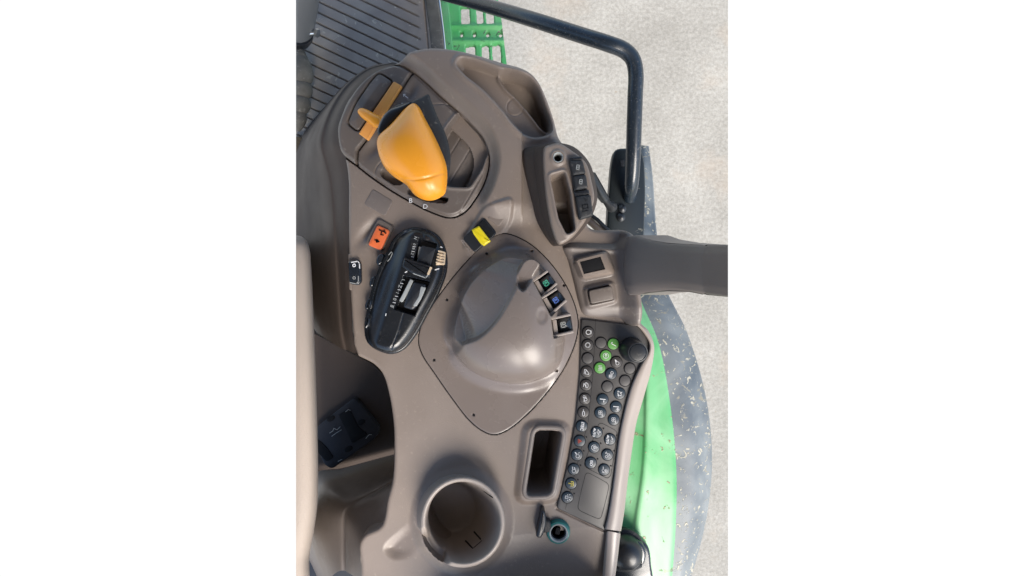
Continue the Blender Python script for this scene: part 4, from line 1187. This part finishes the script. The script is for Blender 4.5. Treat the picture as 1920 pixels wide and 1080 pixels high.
cf_ = raw('cab_floor', [(260, -400, -455), (745, -400, -455), (745, 1300, -455), (260, 1300, -455)], [(3, 2, 1, 0)], 'mat')
cf_['kind'] = 'structure'

# ================================================================== trim everything to the section the photograph covers
bpy.context.view_layer.update()
cam_w = Vector(W(CU, CV, D))
PLANES = [Vector((-960, 0, 405)) * -1, Vector((960, 0, 405)) * -1]   # filled below
PLANES = [Vector((-960.0, 0, 405.0)), Vector((960.0, 0, 405.0))]     # outward normals of the two section planes
for o in list(S.objects):
    if o.type != 'MESH' or o.parent in (roof, shade_post, shade_sill): continue
    w = ORG[o.name]
    co = np.empty(len(o.data.vertices) * 3); o.data.vertices.foreach_get('co', co); co = co.reshape(-1, 3) + np.array(w)
    for nrm in PLANES:
        nv = nrm.normalized()
        s = (co - np.array(cam_w)) @ np.array(nv)
        if s.max() < 1e-6: continue
        bm = bmesh.new(); bm.from_mesh(o.data)
        r = bmesh.ops.bisect_plane(bm, geom=bm.verts[:] + bm.edges[:] + bm.faces[:], plane_co=cam_w - w, plane_no=nv, clear_outer=True)
        if o.name in CLOSED:
            ed = [e for e in r['geom_cut'] if isinstance(e, bmesh.types.BMEdge)]
            try: bmesh.ops.holes_fill(bm, edges=ed, sides=0)
            except Exception: pass
        bm.to_mesh(o.data); bm.free()
        co = np.empty(len(o.data.vertices) * 3); o.data.vertices.foreach_get('co', co); co = co.reshape(-1, 3) + np.array(w)
        if len(co) == 0: break

# ================================================================== camera, light, sky
cam = bpy.data.cameras.new('camera'); co_ = bpy.data.objects.new('camera', cam); COL.objects.link(co_)
co_.location = cam_w; co_.rotation_euler = (0, 0, 0)
cam.sensor_fit = 'HORIZONTAL'; cam.sensor_width = 36
cam.lens = 36 * D / 1920.0
cam.clip_start = .02; cam.clip_end = 200
S.camera = co_

sun_dir = Vector((.42, -.80, .82)).normalized()       # towards the light: behind and outboard
sl = bpy.data.lights.new('sun', 'SUN'); sl.energy = 2.3; sl.angle = math.radians(34); sl.color = (1.0, .93, .84)
so_ = bpy.data.objects.new('sun', sl); COL.objects.link(so_)
so_.rotation_euler = sun_dir.to_track_quat('Z', 'Y').to_euler(); so_.location = (1, -1, 3)

wd = bpy.data.worlds.new('World'); S.world = wd; wd.use_nodes = True
n, l = wd.node_tree.nodes, wd.node_tree.links
bg = n['Background']; outw = n['World Output']
sky = n.new('ShaderNodeTexSky'); sky.sky_type = 'NISHITA'; sky.sun_disc = False
sky.sun_elevation = math.asin(sun_dir.z); sky.sun_rotation = math.atan2(sun_dir.x, sun_dir.y)
l.new(sky.outputs['Color'], bg.inputs['Color']); bg.inputs['Strength'].default_value = .085
low = n.new('ShaderNodeBackground'); low.inputs['Color'].default_value = (1, 1, 1, 1); low.inputs['Strength'].default_value = .295
tc = n.new('ShaderNodeTexCoord'); sx_ = n.new('ShaderNodeSeparateXYZ'); l.new(tc.outputs['Generated'], sx_.inputs[0])
lt = n.new('ShaderNodeMath'); lt.operation = 'LESS_THAN'; lt.inputs[1].default_value = -.01; l.new(sx_.outputs['Z'], lt.inputs[0])
mixs = n.new('ShaderNodeMixShader'); l.new(lt.outputs[0], mixs.inputs[0]); l.new(bg.outputs[0], mixs.inputs[1]); l.new(low.outputs[0], mixs.inputs[2])
l.new(mixs.outputs[0], outw.inputs['Surface'])

S.view_settings.view_transform = 'Standard'; S.view_settings.look = 'None'
S.view_settings.exposure = 1.8; S.view_settings.gamma = 1.0; S.view_settings.use_curve_mapping = False
S.render.engine = 'CYCLES'
S.cycles.use_denoising = True
S.cycles.max_bounces = 8
